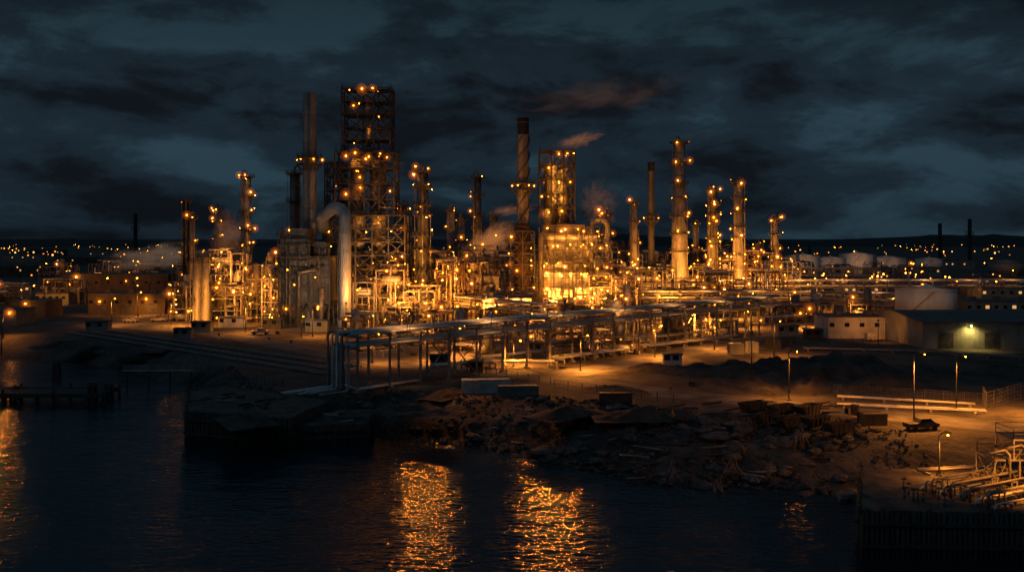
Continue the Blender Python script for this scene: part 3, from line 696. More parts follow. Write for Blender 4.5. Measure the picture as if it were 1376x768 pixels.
lamp(t,-10,-8,5,LM_B); lamp(t,8,-8,6,LM_O); flood(t,(-10,-18,9),(-10,-6,0),1700,150); flood(t,(8,-18,9),(8,-6,0),1200,150)
t = building('low_building', ax(10,330), ax(62,330), 330, 342, 6, BRICK, ROOF, 'small low building with a lamp over the doors', doors=3); lamp(t,0,-7,5.2,LM_O); flood(t,(0,-14,7),(0,-5,0),500,150)
t = building('low_building', ax(-40,300), ax(22,300), 300, 312, 5, WALLG, ROOF, 'small grey building by the shore', doors=1, wins=4, litwin=True); lamp(t,6,-7,4.6)
for (u,v,wp,h) in ((30,372,60,8),(100,356,50,8),(20,352,70,9),(180,362,50,10),(60,344,50,10),(140,346,40,9),(1160,398,50,5),(1340,384,50,6),(1350,404,60,6),(1110,388,30,5),(1190,376,40,8),(1250,372,30,7),(-40,362,60,8),(70,410,44,5),(30,398,40,6),(90,384,36,6),(1290,362,40,8),(1370,366,40,8)):
    x, Y = gp(u,v); building('low_building', x-wp/2*Y/F, x+wp/2*Y/F, Y, Y+14, h, R.choice([WALLG,BRICK,WALLG]), ROOF, 'low industrial shed on the far plain', wins=5, litwin=True)

# ------------------------------------------------------------------ street lamps
def street_lamp(x, y, h, P, rz=0, z=0, arm=1.6, label='tall street lamp on a slim pole with sodium light', kind=LM_S):
    t = thing('street_lamp', (x,y,z), label, 'street lamp', 'street lamps', rz=rz)
    m = MB(); m.path([(0,0,0),(0,0,h*.5),(0,0,h)],[.13,.1,.07],8); m.box(-.3,.3,-.3,.3,0,.25); m.obj('pole', STEEL, t)
    m = MB(); m.path([(0,0,h-.1),(arm*.5,0,h+.25),(arm,0,h+.3)],.06,6); m.box(arm-.35,arm+.4,-.18,.18,h+.22,h+.42); m.obj('arm', STEEL, t)
    lamp(t, arm, 0, h-.05, kind)
    if P: flood(t, (arm,0,h-.75), (arm,.4,0), P, 165)
    return t
for (u,v,h,P,k) in ((1228,570,11.3,11000,LM_S),(1285,553,9.5,6000,LM_S),(1083,441,6.5,18000,LM_B),(1140,428,8,8000,LM_O),(1062,424,9,8000,LM_O),(960,470,8,9000,LM_S),
    (690,492,6,11000,LM_N),(610,478,7,8000,LM_N),(575,486,6,5000,LM_N),(420,452,9,7000,LM_O2),(330,446,9,8000,LM_O2),(230,438,9,7500,LM_O2),(150,436,9,4000,LM_O2),(880,480,8,11000,LM_N),
    (1400,560,9,11000,LM_S),(1200,420,8,6000,LM_O2),(540,452,8,9000,LM_O2),(495,462,8,8000,LM_N),(800,470,8,11000,LM_N),(1000,440,8,10000,LM_O2),(660,455,8,10000,LM_O2),(185,424,9,6000,LM_O2),(500,488,7,3500,LM_N),
    (780,498,8,12000,LM_N),(4,452,7,1800,LM_O),(1040,480,9,6000,LM_S),(1060,538,9,5000,LM_S)):
    x, Y = gp(u,v); street_lamp(x,Y,h,P,kind=k,rz=R.uniform(-.5,.5))
t = thing('added_flood_mast', gp(2,478)+(0,), 'short floodlight mast added by the jetty to streak the water', 'floodlight', 'added floodlight masts'); m = MB(); m.path([(0,0,0),(0,0,11)],[.15,.1],8); m.obj('pole', STEEL, t); m = MB(); m.box(-.4,.4,-.2,.1,10.7,11.3); m.obj('lamp_head', STEEL, t); flood(t,(0,-.5,11),(6,-90,-5),2000,80,(1,.3,.03),.22)  # added mast whose spot draws an orange reflection on the water
def far_lamp_mesh(core, r):
    m = MB(); m.mi = 1; m.path([(0,0,0),(0,0,9)],.18,5); m.beam((0,0,9),(1.4,0,9.2),.15); ico(m,(1.4,0,8.8),r,0)
    me = bpy.data.meshes.new('street_lamp'); me.from_pydata(m.v, [], m.f)
    for q in (core, STEEL): me.materials.append(q)
    me.polygons.foreach_set('material_index', m.m); me.polygons.foreach_set('use_smooth', m.s); me.update(); return me
FL = [far_lamp_mesh(L_FAR,.5), far_lamp_mesh(L_FAR,.8), far_lamp_mesh(L_DIM,.8), far_lamp_mesh(L_FAR,1.2), far_lamp_mesh(L_OR,.45), far_lamp_mesh(L_DIM,.5), far_lamp_mesh(L_DIM,1.1)]
FLs = [far_lamp_mesh(L_OR,.26), far_lamp_mesh(L_FAR,.4), far_lamp_mesh(L_DIM,.45), far_lamp_mesh(L_OR,.35)]
def far(u0,u1,v0,v1,n,ms,pw=1.0):
    cl = [R.uniform(u0,u1) for _ in range(7)]
    for i in range(n):
        v = v0+(v1-v0)*R.random()**pw; u = R.uniform(u0,u1) if R.random() < .55 else min(max(R.choice(cl)+R.gauss(0,16),u0),u1); x, Y = gp(u,v)
        mk('street_lamp', R.choice(ms), None, (x,Y,0), R.uniform(0,6), 'distant street lamp glowing on the dark plain', 'street lamp', 'distant street lamps')
far(-20,250,332,354,66,FL,1.0); far(-20,240,355,412,36,FLs); far(1045,1400,333,354,66,FL,1.2); far(1050,1400,358,404,46,FLs); far(240,1045,334,350,22,FL); far(230,1050,362,400,20,FLs)

# ------------------------------------------------------------------ added floodlight masts, fill light for the works
def mast(x, y, h, targets, P, col=(1,.31,.035)):
    t = thing('added_flood_mast', (x,y,0), 'added floodlight mast giving fill light to the works', 'floodlight', 'added floodlight masts')
    m = MB(); m.path([(0,0,0),(0,0,h)],[.16,.08],8); m.obj('pole', STEEL, t)
    for i,tg in enumerate(targets):
        m = MB(); m.box(-.3+i*1.2,.3+i*1.2,-.2,.05,h-.3,h+.2); m.obj('lamp_head', STEEL, t)
        flood(t, (i*1.2,.5,h), (tg[0]-x,tg[1]-y,tg[2]), P, 125, col, r=.25)
NEU = (1,.58,.3)
for q in ((262,285,10,290,318,6,19000),(330,288,11,340,320,8,22000),(300,360,14,330,400,18,32000),(405,268,9,408,298,16,5500,NEU),(465,268,10,458,294,22,7000,NEU),(500,282,10,490,318,14,20000),(540,284,10,560,316,18,30000),
   (600,284,9,610,310,12,34000),(660,280,9,660,305,10,26000),(590,365,18,600,400,16,38000),(740,288,10,750,330,12,20000),(795,288,10,790,330,12,20000),(700,290,10,700,320,22,22000),(820,296,10,815,330,10,34000),
   (860,395,12,870,430,12,38000),(915,395,12,915,425,18,34000),(960,398,12,960,430,16,34000),(1000,398,12,1000,428,14,34000),(1040,400,12,1040,432,10,28000),(1180,245,7,1180,262,3,2200),
   (900,340,9,930,372,7,26000),(860,250,7,850,275,2,14000),(570,240,7,590,262,2,14000),(760,240,7,770,262,2,18000),(930,255,7,930,285,2,15000),(1060,330,9,1080,360,3,15000),(1150,380,9,1170,410,3,15000),(1010,205,8,1080,225,2,4500),(130,480,12,140,520,4,14000),(60,370,10,60,400,3,7000)):
    u,Ym,h,tu,tY,tz,P = q[:7]; mast(ax(u,Ym),Ym,h,[(ax(tu,tY),tY,tz)],P,*(q[7:]))

# ------------------------------------------------------------------ steam
def steam(center, size, dens, emis, ecol, label, fr=(1.6,1.6,2.0), rot=0, seed=0, thr=.42, bright=.75):
    m, nt, out = new_mat('steam'); N = nt.nodes; L = nt.links
    try: m.cycles.volume_step_rate = 2.5
    except Exception: pass
    tc = N.new('ShaderNodeTexCoord'); no = N.new('ShaderNodeTexNoise'); no.inputs['Scale'].default_value = 1; no.inputs['Detail'].default_value = 4; no.inputs['Distortion'].default_value = 1.2; no.inputs['Roughness'].default_value = .62
    mp = N.new('ShaderNodeMapping'); mp.inputs['Scale'].default_value = fr; mp.inputs['Location'].default_value = (seed*3.1,seed,0)
    L.new(tc.outputs['Object'], mp.inputs[0]); L.new(mp.outputs[0], no.inputs['Vector'])
    ln = N.new('ShaderNodeVectorMath'); ln.operation = 'LENGTH'; L.new(tc.outputs['Object'], ln.inputs[0])
    pw = N.new('ShaderNodeMath'); pw.operation = 'POWER'; pw.inputs[1].default_value = 2.0; L.new(ln.outputs['Value'], pw.inputs[0])
    a = N.new('ShaderNodeMath'); a.operation = 'MULTIPLY_ADD'; a.inputs[1].default_value = -.36; a.inputs[2].default_value = -thr; L.new(pw.outputs[0], a.inputs[0])
    s = N.new('ShaderNodeMath'); s.operation = 'ADD'; L.new(a.outputs[0], s.inputs[0]); L.new(no.outputs[0], s.inputs[1])
    mr = N.new('ShaderNodeMapRange'); mr.inputs[1].default_value = 0; mr.inputs[2].default_value = .24; mr.inputs[4].default_value = dens; L.new(s.outputs[0], mr.inputs[0])
    v = N.new('ShaderNodeVolumePrincipled'); v.inputs['Color'].default_value = (bright,bright*.95,bright*.9,1); L.new(mr.outputs[0], v.inputs['Density'])
    em = N.new('ShaderNodeMath'); em.operation = 'MULTIPLY'; em.inputs[1].default_value = emis; L.new(mr.outputs[0], em.inputs[0]); L.new(em.outputs[0], v.inputs['Emission Strength']); v.inputs['Emission Color'].default_value = (*ecol,1)  # emission built into the steam imitates lamp light falling on it
    L.new(v.outputs[0], out.inputs['Volume'])
    mb = MB(); ico(mb,(0,0,0),1.1,1); mb.m = [0]*len(mb.f)
    o = mb.obj('steam_plume', m, None, center, 0, label, 'steam', None, 'stuff'); o.scale = size; o.rotation_euler = (0,-rot,0)
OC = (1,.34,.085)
def sat(u,v,Y): return (ax(u,Y),Y,hz(v,Y))
steam(sat(212,344,430),(33,9,8),.13,.10,(1,.6,.35),'pale steam bank drifting low beside the works',seed=1,thr=.30,rot=.12,fr=(2.6,1.4,1.7))
steam(sat(308,318,440),(14,6,17),.08,.26,OC,'thin steam with orange glow built in, around a column',seed=2,rot=.2,thr=.33,fr=(2,1.6,2.6))
steam(sat(664,322,372),(16,6,8),.2,.40,OC,'thick steam with orange glow built in, rising between the columns',seed=3,rot=.4,thr=.30,fr=(2.2,1.6,1.8))
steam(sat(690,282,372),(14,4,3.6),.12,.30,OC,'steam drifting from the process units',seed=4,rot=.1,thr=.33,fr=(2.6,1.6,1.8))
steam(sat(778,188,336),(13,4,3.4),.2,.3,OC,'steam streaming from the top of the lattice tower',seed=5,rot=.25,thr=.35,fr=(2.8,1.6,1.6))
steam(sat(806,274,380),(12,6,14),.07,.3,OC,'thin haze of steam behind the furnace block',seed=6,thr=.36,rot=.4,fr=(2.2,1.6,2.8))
steam(sat(810,128,430),(56,12,12),.04,.08,(1,.48,.32),'brown smoke cloud drifting high over the works',seed=7,rot=.1,fr=(2.8,1.2,1.4),thr=.36,bright=.4)

# ------------------------------------------------------------------ quays and jetty
QD = surf('quay_deck',(.02,.018,.016),(.1,.09,.075),.4,.9,bump=.8)
def quay(name, pts, label, zt=.12, zb=-7):
    cx = sum(p[0] for p in pts)/len(pts); cy = sum(p[1] for p in pts)/len(pts)
    t = thing(name, (cx,cy,0), label, 'quay'); q = [(p[0]-cx,p[1]-cy) for p in pts]; n = len(q)
    m = MB()
    for z in (zb, zt): m.v += [(p[0],p[1],z) for p in q]
    for i in range(n): j = (i+1) % n; m.face((i,j,n+j,n+i))
    m.face(tuple(n+i for i in range(n))); m.obj('deck', QD, t)
    m = MB()
    for i in range(n):
        a = Vector(q[i]); c = Vector(q[(i+1) % n]); L_ = (c-a).length; d = (c-a)/L_; nn = Vector((d.y,-d.x))
        for k in range(int(L_/.55)+1):
            p = a+d*k*.55+nn*.22; m.path([(p.x,p.y,zb),(p.x+R.uniform(-.08,.08),p.y,zt+R.uniform(-.5,.4))],R.uniform(.2,.28),6)
        for z in (-1.2,-3.6): m.beam((a.x+nn.x*.5,a.y+nn.y*.5,min(z,zt-.8)),(c.x+nn.x*.5,c.y+nn.y*.5,min(z,zt-.8)),.35)
    m.obj('timber_piling', WOOD, t)['kind'] = 'stuff'; return t
quay('timber_quay', [(ax(252,152),152),(ax(388,146),146),(ax(440,160),162),(ax(300,176),178),(ax(256,172),172)], 'old timber piled quay with earth deck')
quay('broken_quay', [(ax(392,148),148),(ax(492,150),150),(ax(500,162),163),(ax(398,160),160)], 'low broken timber quay running along the rocks', zt=-1.6)
quay('loading_dock', [(ax(1157,97),97),(95,94),(95,118),(ax(1165,113),114)], 'concrete and timber loading dock carrying lit pipework')
for i in range(24):
    if i < 14: x, y, z = R.uniform(ax(260,160),ax(400,160)), R.uniform(150,170), .3
    else: x, y, z = R.uniform(ax(396,156),ax(490,156)), R.uniform(150,160), -1.4
    m = MB(); L_ = R.uniform(1.5,5); m.beam((-L_/2,0,0),(L_/2,0,R.uniform(0,.4)),R.uniform(.2,.5)); m.obj('timber_beam', R.choice([WOOD,CONC,WOOD]), None, (x,y,z), R.uniform(-1,1), 'old timber beam lying on the quay', 'beam', 'discarded beams')
t = thing('timber_jetty', (ax(50,190),190,-3.2), 'low dark timber jetty on piles', 'jetty')
m = MB(); w = 16
for i in range(51): m.box(-w+i*.62,-w+i*.62+.55,-4,4,0,.25)
m.box(-w,w,-4.2,-3.8,-.5,.4); m.box(-w,w,3.8,4.2,-.5,.4); m.obj('deck', WOOD, t)
for i in range(10):
    for y in (-3.6,3.6): m = MB(); m.cyl(-w+i*w*2/9,y,-4,.0 if i % 3 else 1.3,.3,8); m.obj('pile', WOOD, t)
for (u,v,hh) in ((124,541,4.2),(146,536,3.4),(76,505,4),(20,535,2.6)):
    x, Y = gp(u,v,-5); t = thing('mooring_dolphin', (x,Y,-8), 'cluster of dark timber mooring piles standing in the water', 'mooring piles', 'mooring pile clusters')
    for k in range(7):
        m = MB(); a = k*2*math.pi/6; rr = 0 if k == 6 else .75; m.path([(math.cos(a)*rr*1.4,math.sin(a)*rr*1.4,0),(math.cos(a)*rr,math.sin(a)*rr,3+hh+R.uniform(-.4,.3))],.32,8); m.obj('pile', WOOD, t)
    m = MB(); m.circ(0,0,2.4+hh,1.2,.1,12); m.obj('binding', STEEL, t)
t = thing('gangway', gp(165,496,-1)+(-1.2,), 'narrow pale gangway running out over the water', 'gangway'); m = MB(); m.box(0,17,-.5,.5,-.12,0); rails(m,0,17,-.5,.5,0,.07); m.obj('deck', GALV, t)
for i in range(4): m = MB(); m.cyl(1+i*5,0,-7,-.1,.2,6); m.obj('pile', WOOD, t)

# dock equipment
xd, yd = ax(1262,111), 111
street_lamp(xd, yd, 5.2, 2000, z=.12, arm=1.0, kind=LM_S, label='short lamp post standing on the loading dock', rz=-.3)
for k in range(13):
    t = thing('dock_pipe', (0,0,.12), 'orange lit loading pipe on low trestles across the dock', 'pipe', 'dock pipes')
    h0 = (.7,1.25,1.8)[k % 3]
    pa = (ax(1242+k*7,103-k*.4),104-k*.62); pb = (ax(1405+k*5,112),114.2-k*.62)
    m = MB(); m.path([(pa[0],pa[1],.2),(pa[0],pa[1],h0-.3),(pa[0]+.3,pa[1]+.2,h0),(pb[0],pb[1],h0)],(.13,.17,.1,.2)[k % 4],8); m.obj('pipe', PIPED if k % 3 else PIPE, t)
    for f in (.1,.35,.6,.85):
        m = MB(); x = pa[0]+(pb[0]-pa[0])*f; y = pa[1]+(pb[1]-pa[1])*f; m.beam((x-.3,y,0),(x-.3,y,h0-.2),.12); m.beam((x+.3,y,0),(x+.3,y,h0-.2),.12); m.beam((x-.45,y,h0-.25),(x+.45,y,h0-.25),.12)
        m.obj('trestle', STEELM, t)
t = thing('loading_platform', (ax(1352,108),108,.12), 'steel loading platform with ladder, handrails and pipe arms', 'loading platform')
m = MB(); frame(m,-2.5,3.5,-2,2,0,3.2,2,1,1,.18,.5); frame(m,-.2,3.5,-2,2,3.2,5.6,1,1,1,.16,.4); m.obj('steel_frame', STEELM, t)
for z,xa in ((3.2,-2.5),(5.6,-.2)): m = MB(); m.box(xa,3.5,-2,2,z,z+.15); rails(m,xa,3.5,-2,2,z+.15,.06); m.obj('deck', GRATE, t)
m = MB()
for d in (-.35,.35): m.beam((-3.4,-2+d,0),(-2.4,-2+d,3.4),.09)
for i in range(9): m.beam((-3.4+i*.11,-2.35,i*.38),(-3.4+i*.11,-1.65,i*.38),.07)
m.obj('ladder', STEELM, t)
for a in (0,2): m = MB(); m.path([(-1+a,-2.6,0),(-1+a,-2.6,4+a*.3),(-1.6+a,-2.6,4.6+a*.3),(-3.4+a,-2.6,4.2+a*.3)],.14,8); m.obj('loading_arm', PIPED, t)
mast(ax(1420,97),97,7,[(ax(1330,108),108,0)],6500)
for i in range(14):
    x = R.uniform(ax(1200,104),ax(1380,104)); y = R.uniform(98,108); t = thing('valve', (x,y,.12), 'hand wheel valve on a short riser on the dock', 'valve', 'dock valves')
    m = MB(); m.cyl(0,0,0,.8,.14,10); m.dome(0,0,.8,.2,.2,10); m.cyl(0,0,.95,1.3,.05,6); m.obj('body', PIPED, t); m = MB(); m.circ(0,0,1.3,.3,.04,12); m.beam((-.3,0,1.3),(.3,0,1.3),.04); m.beam((0,-.3,1.3),(0,.3,1.3),.04); m.obj('hand_wheel', RUST, t)
pipeline([(ax(1235,112),112),(ax(1400,116),116)],3,.14,.45,'pipes running along the back of the dock',mat=PIPED)

# ------------------------------------------------------------------ containers, skips, boxes
def container(u, v, L_, mat, label, rz=0, hh=2.6, wd=2.4):
    x, Y = gp(u,v); t = thing('shipping_container', (x,Y+wd/2,0), label, 'container', 'containers on the waterfront', rz=rz)
    m = MB(); m.box(-L_/2+.1,L_/2-.1,-wd/2+.05,wd/2-.05,.15,hh-.1)
    n = int(L_/.6)
    for i in range(n): xx = -L_/2+.2+i*(L_-.4)/n; m.box(xx,xx+.28,-wd/2+.0,-wd/2+.06,.2,hh-.15)
    m.obj('body', mat, t); m = MB()
    for sx in (-1,1):
        for sy in (-1,1): m.box(sx*L_/2-.09,sx*L_/2+.09,sy*wd/2-.09,sy*wd/2+.09,0,hh)
    for sy in (-1,1):
        for z in (.1,hh-.08): m.box(-L_/2+.1,L_/2-.1,sy*wd/2-.07,sy*wd/2+.07,z-.08,z+.08)
    for z in (.1,hh-.08): m.box(-L_/2-.05,-L_/2+.05,-wd/2+.09,wd/2-.09,z-.06,z+.06)
    m.obj('corner_frame', mat, t)
    for y in (-.9,-.3,.3,.9): m = MB(); m.beam((L_/2+.05,y,.3),(L_/2+.05,y,hh-.3),.06); m.obj('locking_bar', STEELM, t)
container(653,528,9.2,CONTW,'pale corrugated shipping container on the waterfront',.12)
container(696,533,7.4,CONTB,'teal corrugated container beside the pale one',.1,2.1)
container(828,545,5.6,CONTD,'dark steel container standing on bare ground',-.05,2.3)
container(1176,572,3.6,CONTD,'small dark container near the road',.1,1.9)
container(990,476,3.4,WALLG,'grey equipment cabinet beside the road',0,2.8); container(1012,474,2.6,WALLG,'grey equipment cabinet beside the road',0,2.8)
container(1040,468,3.4,CONTD,'dark equipment cabinet near the road',0,2.6)
container(485,440,7,CONTD,'dark container below the silver duct',0,3)
for (u,v,L_,hh) in ((270,446,6,3),(310,440,8,3.2),(365,442,6,3),(425,446,7,3.4),(520,458,5,2.8),(590,492,4,2.6),(245,455,5,2.8),(640,500,3,2.2),(1060,452,6,3),(1095,456,5,2.8),(130,446,7,3.2),(720,476,4,2.6),(905,492,4,2.6)):
    x, Y = gp(u,v); building('site_cabin', x-L_/2, x+L_/2, Y, Y+2.8, hh, R.choice([WALLG,CONTD,CONTW,WALLG]), ROOF, 'small flat roofed site cabin in the works yard', 'cabin', doors=0, wins=2)
for i in range(44):
    u0_, v0_ = R.choice([(290,452),(380,458),(470,466),(560,476),(640,488),(760,492),(870,474),(1060,462),(1130,450),(930,520),(1150,560)])
    x, Y = gp(u0_+R.gauss(0,14), v0_+R.gauss(0,4))
    if R.random() < .5:
        m = MB(); m.cyl(0,0,0,.9,.3,12)
        for z in (.05,.33,.6,.88): m.circ(0,0,z,.3,.025,12)
        m.obj('oil_drum', R.choice([RUST,CONTB,STEELM]), None, (x,Y,.03), 0, 'upright steel oil drum standing in the yard', 'drum', 'oil drums')
    else:
        m = MB(); hgt = R.choice([.6,1.0,1.6]); z = 0
        while z < hgt:
            for q in range(5): m.box(-.6+q*.26,-.6+q*.26+.2,-.5,.5,z+.1,z+.14)
            for q in (-.5,-.05,.4): m.box(-.6,.6,q,q+.1,z,z+.1)
            z += .2
        m.obj('pallet_stack', WOOD, None, (x,Y,.03), R.uniform(-.6,.6), 'stack of wooden pallets in the yard', 'pallets', 'pallet stacks')['kind'] = 'stuff'
def skip(x, y, rz, L_=5, label='dark open topped skip full of scrap'):
    t = thing('scrap_skip', (x,y,0), label, 'skip', 'scrap skips', rz=rz); m = MB(); w = 1.1; h = 1.6
    o = [(-L_/2,-w),(L_/2,-w),(L_/2,w),(-L_/2,w)]
    m.v = [(p[0]*.72,p[1]*.85,.1) for p in o]+[(p[0],p[1],h) for p in o]+[(p[0]*.95,p[1]*.9,h) for p in o]+[(p[0]*.7,p[1]*.8,.3) for p in o]
    for i in range(4):
        j = (i+1) % 4; m.face((i,j,4+j,4+i)); m.face((4+i,4+j,8+j,8+i)); m.face((8+i,8+j,12+j,12+i))
    m.face((0,3,2,1)); m.face((12,13,14,15))
    for i in range(5): xx = -L_/2*.8+i*L_*.4/2; m.beam((xx*.85,-w*.93,.15),(xx,-w-.06,h),.12)
    m.obj('hull', CONTD, t); m = MB()
    for i in range(14): p = [R.uniform(-L_*.35,L_*.35),R.uniform(-.7,.7),R.uniform(.6,1.5)]; m.beam(p,[p[0]+R.uniform(-1.4,1.4),p[1]+R.uniform(-.3,.3),p[2]+R.uniform(-.3,.6)],R.uniform(.08,.25))
    m.obj('scrap', RUST, t)['kind'] = 'stuff'
for (u,v,rz) in ((1028,568,.1),(1062,572,-.05),(1096,572,.06),(1128,580,-.1),(1050,556,.0),(1085,556,.1),(1012,552,.0)):
    x, Y = gp(u,v); skip(x,Y,rz+.5,5.2)
for i in range(80):
    u = R.choice([R.uniform(690,1150),R.uniform(850,1130)]); v = R.uniform(542,600); x, Y = gp(u,v); L_ = R.uniform(2,6)
    m = MB()
    if R.random() < .5: m.path([(-L_/2,0,.22),(L_/2,0,.25+R.uniform(0,.5))],[.2,.15],7)
    else: m.path([(-L_/2,0,.18),(L_/2,0,.3)],.2,4,smooth=False)
    m.obj('timber_beam', R.choice([WOOD,WOOD,RUST,STEELM]), None, (x,Y,gz(x,Y)+.1), R.uniform(-.8,.8), 'discarded beam lying on the rubble', 'beam', 'discarded beams')
for (u,v) in ((965,640),(985,628),(1075,612),(905,630)):
    x, Y = gp(u,v,-3); m = MB()
    for k in range(9):
        a = R.uniform(0,6.28); rr = R.uniform(.8,2.6); m.path([(math.cos(a)*rr,math.sin(a)*rr*.5,-.4),(R.uniform(-.4,.4),0,R.uniform(1.4,3.4))],[.12,.05],5)
    m.obj('driftwood_pile', STEELM, None, (x,Y,gz(x,Y)), 0, 'tangle of leaning dead poles on the rocks', 'driftwood', 'driftwood piles')
def mound(u, v, rx, ry, h, seed):
    x, Y = gp(u,v); m = MB(); n = 34
    for i in range(n+1):
        for j in range(n+1):
            a = -1+2*i/n; b = -1+2*j/n; d = math.hypot(a,b); f = max(0,1-d*d)**1.2*(1+.7*noise.noise((a*2.6+seed,b*2.6,0)))+.16*noise.noise((a*8+seed,b*8,2))*max(0,1-d)*2
            m.v.append((a*rx,b*ry,h*max(f,0)-.05 if d < 1 else -.1))
    for i in range(n):
        for j in range(n): q = i*(n+1)+j; m.face((q,q+n+1,q+n+2,q+1), True)
    m.obj('dirt_mound', SOIL, None, (x,Y,0), seed*.7, 'dark heap of bulldozed soil on bare ground', 'dirt mound', 'soil heaps')
for i,(u,v,rx,ry,h) in enumerate(((1110,503,14,9,3.8),(1050,500,12,8,2.8),(1160,500,12,9,3.2),(990,502,11,7,2.2),(930,500,9,7,1.6),(1190,518,10,6,2),(1090,520,12,5,1.6),(1015,520,11,5,1.4),(880,496,7,5,1.2),(860,560,8,4,1.2),(760,555,7,4,1.1),(1250,505,11,7,1.8),(330,565,6,4,1),(560,552,8,4,1.1),(1340,500,11,6,1.6),(600,530,6,3,1),(960,520,8,4,1.2),(830,525,8,4,.9),(180,470,9,5,1.2),(90,464,9,5,1.2))):
    mound(u,v,rx,ry,h,i)

# fences
def fence(p, q, h=2.2, label='chain link fence with steel posts', step=3.0):
    P = Vector((*p,0)); Q = Vector((*q,0)); L_ = (Q-P).length; ang = math.atan2((Q-P).y,(Q-P).x); t = thing('fence', (P.x,P.y,0), label, 'fence', 'fences', rz=ang)
    n = int(L_/step)
    for i in range(n+1): m = MB(); m.beam((i*L_/n,0,0),(i*L_/n,0,h),.1); m.obj('post', STEEL, t)
    m = MB()
    for z in np.linspace(.15,h-.05,5): m.beam((0,0,float(z)),(L_,0,float(z)),.035)
    for i in range(int(L_/.7)): m.beam((i*.7,0,.1),(i*.7,0,h),.02)
    m.obj('wire_mesh', STEELM, t)['kind'] = 'stuff'
fence(gp(1120,529),gp(1320,541),1.8); fence(gp(1326,550),gp(1420,520),3.0,'tall steel gate fence beside the road'); fence(gp(1326,550),gp(1321,541),3)
fence(gp(745,520),gp(905,541),1.6); fence(gp(640,500),gp(740,516),1.6); fence(gp(1115,462),gp(1236,462),2)
fence(gp(105,470),gp(380,520),1.6)

def vehicle(x, y, rz, van=False, col=PAINT, label=''):
    t = thing('parked_van' if van else 'pickup_truck', (x,y,0), label, 'van' if van else 'pickup truck', rz=rz)
    prof = [(-2.6,.5),(2.5,.5),(2.6,1.0),(1.7,1.25),(1.0,2.3 if van else 1.85),(-2.5 if van else -.6,2.35 if van else 1.85),(-2.6 if van else -.9,1.2),(-2.6,1.15)]
    m = MB(); n = len(prof)
    for yy in (-.95,.95): m.v += [(a,yy*(.88 if b > 1.5 else 1),b) for a,b in prof]
    for i in range(n): j = (i+1) % n; m.face((i,j,n+j,n+i))
    m.face(tuple(range(n-1,-1,-1))); m.face(tuple(range(n,2*n))); m.obj('body', col, t)
    for sy in (-1,1):
        m = MB(); y0 = sy*.93; m.v = [(-.5,y0,1.3),(1.35,y0,1.3),(.9,y0*.93,1.75),(-.5,y0*.93,1.75)]; m.face((0,1,2,3)); m.obj('side_window', GLASS, t)
    m = MB(); m.v = [(1.68,-.85,1.3),(1.68,.85,1.3),(1.1,.8,1.85),(1.1,-.8,1.85)]; m.face((0,1,2,3)); m.obj('windscreen', GLASS, t)
    for a in (-1.7,1.7):
        for sy in (-1,1): m = MB(); m.path([(a,sy*.78,.4),(a,sy*1.0,.4)],.4,14); m.obj('wheel', TYRE, t)
    for sy in (-.65,.65): m = MB(); m.path([(2.56,sy,.85),(2.63,sy,.85)],.14,10); m.obj('headlight', WHITEP, t)
for (u,v,rz,van) in ((213,432,.2,0),(228,430,.1,1),(176,433,2.9,0),(1238,577,.2,0),(350,449,.1,0),(1140,452,1.3,0),(1175,458,.1,1),(912,563,1.5,0)):
    x, Y = gp(u,v); vehicle(x,Y,rz,bool(van), label='parked white van on the works yard' if van else 'parked pickup truck on bare ground', col=PAINT if v < 500 else CONTD)

# ------------------------------------------------------------------ rocks
rock_meshes = []
for k in range(8):
    m = MB(); ico(m,(0,0,0),1,1); nv = []
    for v in m.v:
        p = Vector(v); f = 1+.5*noise.noise(p*1.1+Vector((k*7,0,0)))+.15*noise.noise(p*3+Vector((k,5,0))); nv.append((p.x*f*1.25,p.y*f,p.z*f*.65))
    me = bpy.data.meshes.new('rock'); me.from_pydata(nv,[],m.f); me.materials.append(ROCK); me.update(); rock_meshes.append(me)
rr = random.Random(3); pts = []
while len(pts) < 420:
    u = rr.uniform(400,1160); v = rr.uniform(545,672); pts.append(gp(u,v,-2.5))
X_ = np.array([p[0] for p in pts]); Y_ = np.array([p[1] for p in pts]); Z_,D_,W_ = ground_h(X_,Y_); c = 0
for i in range(len(pts)):
    if D_[i] < -1 or D_[i] > W_[i]*1.0 or c >= 290: continue
    c += 1; s = rr.uniform(.4,1.3) if rr.random() < .85 else rr.uniform(1.3,2.0)
    o = mk('rock', rr.choice(rock_meshes), None, (X_[i],Y_[i],Z_[i]+s*.2), rr.uniform(0,6.28), 'angular grey boulder on the shore slope', 'rock', 'shore boulders'); o.scale = (s,s*rr.uniform(.6,1),s*rr.uniform(.6,1.1)); o.rotation_euler[0] = rr.uniform(-.4,.4)
V = []; Fc = []; base = [Vector(v) for v in ((1,0,0),(-1,0,0),(0,1,0),(0,-1,0),(0,0,1),(0,0,-1))]; fo = ((0,2,4),(2,1,4),(1,3,4),(3,0,4),(2,0,5),(1,2,5),(3,1,5),(0,3,5))
n = 14000; X_ = np.array([rr.uniform(-80,60) for _ in range(n)]); Y_ = np.array([rr.uniform(100,205) for _ in range(n)]); Z_,D_,W_ = ground_h(X_,Y_)
for i in range(n):
    if D_[i] < -1.0 or D_[i] > W_[i]*1.15: continue
    s = rr.uniform(.12,.5); M = Matrix.Rotation(rr.uniform(0,6),3,'Z') @ Matrix.Rotation(rr.uniform(-1,1),3,'X'); b0 = len(V); zz = float(Z_[i])+.1
    sx = [rr.uniform(.6,1.4) for _ in range(3)]
    for v in base:
        p = M @ Vector((v.x*sx[0],v.y*sx[1],v.z*sx[2]*.7))*s; V.append((X_[i]+p.x,Y_[i]+p.y,zz+p.z+s*.2))
    for f in fo: Fc.append(tuple(b0+q for q in f))
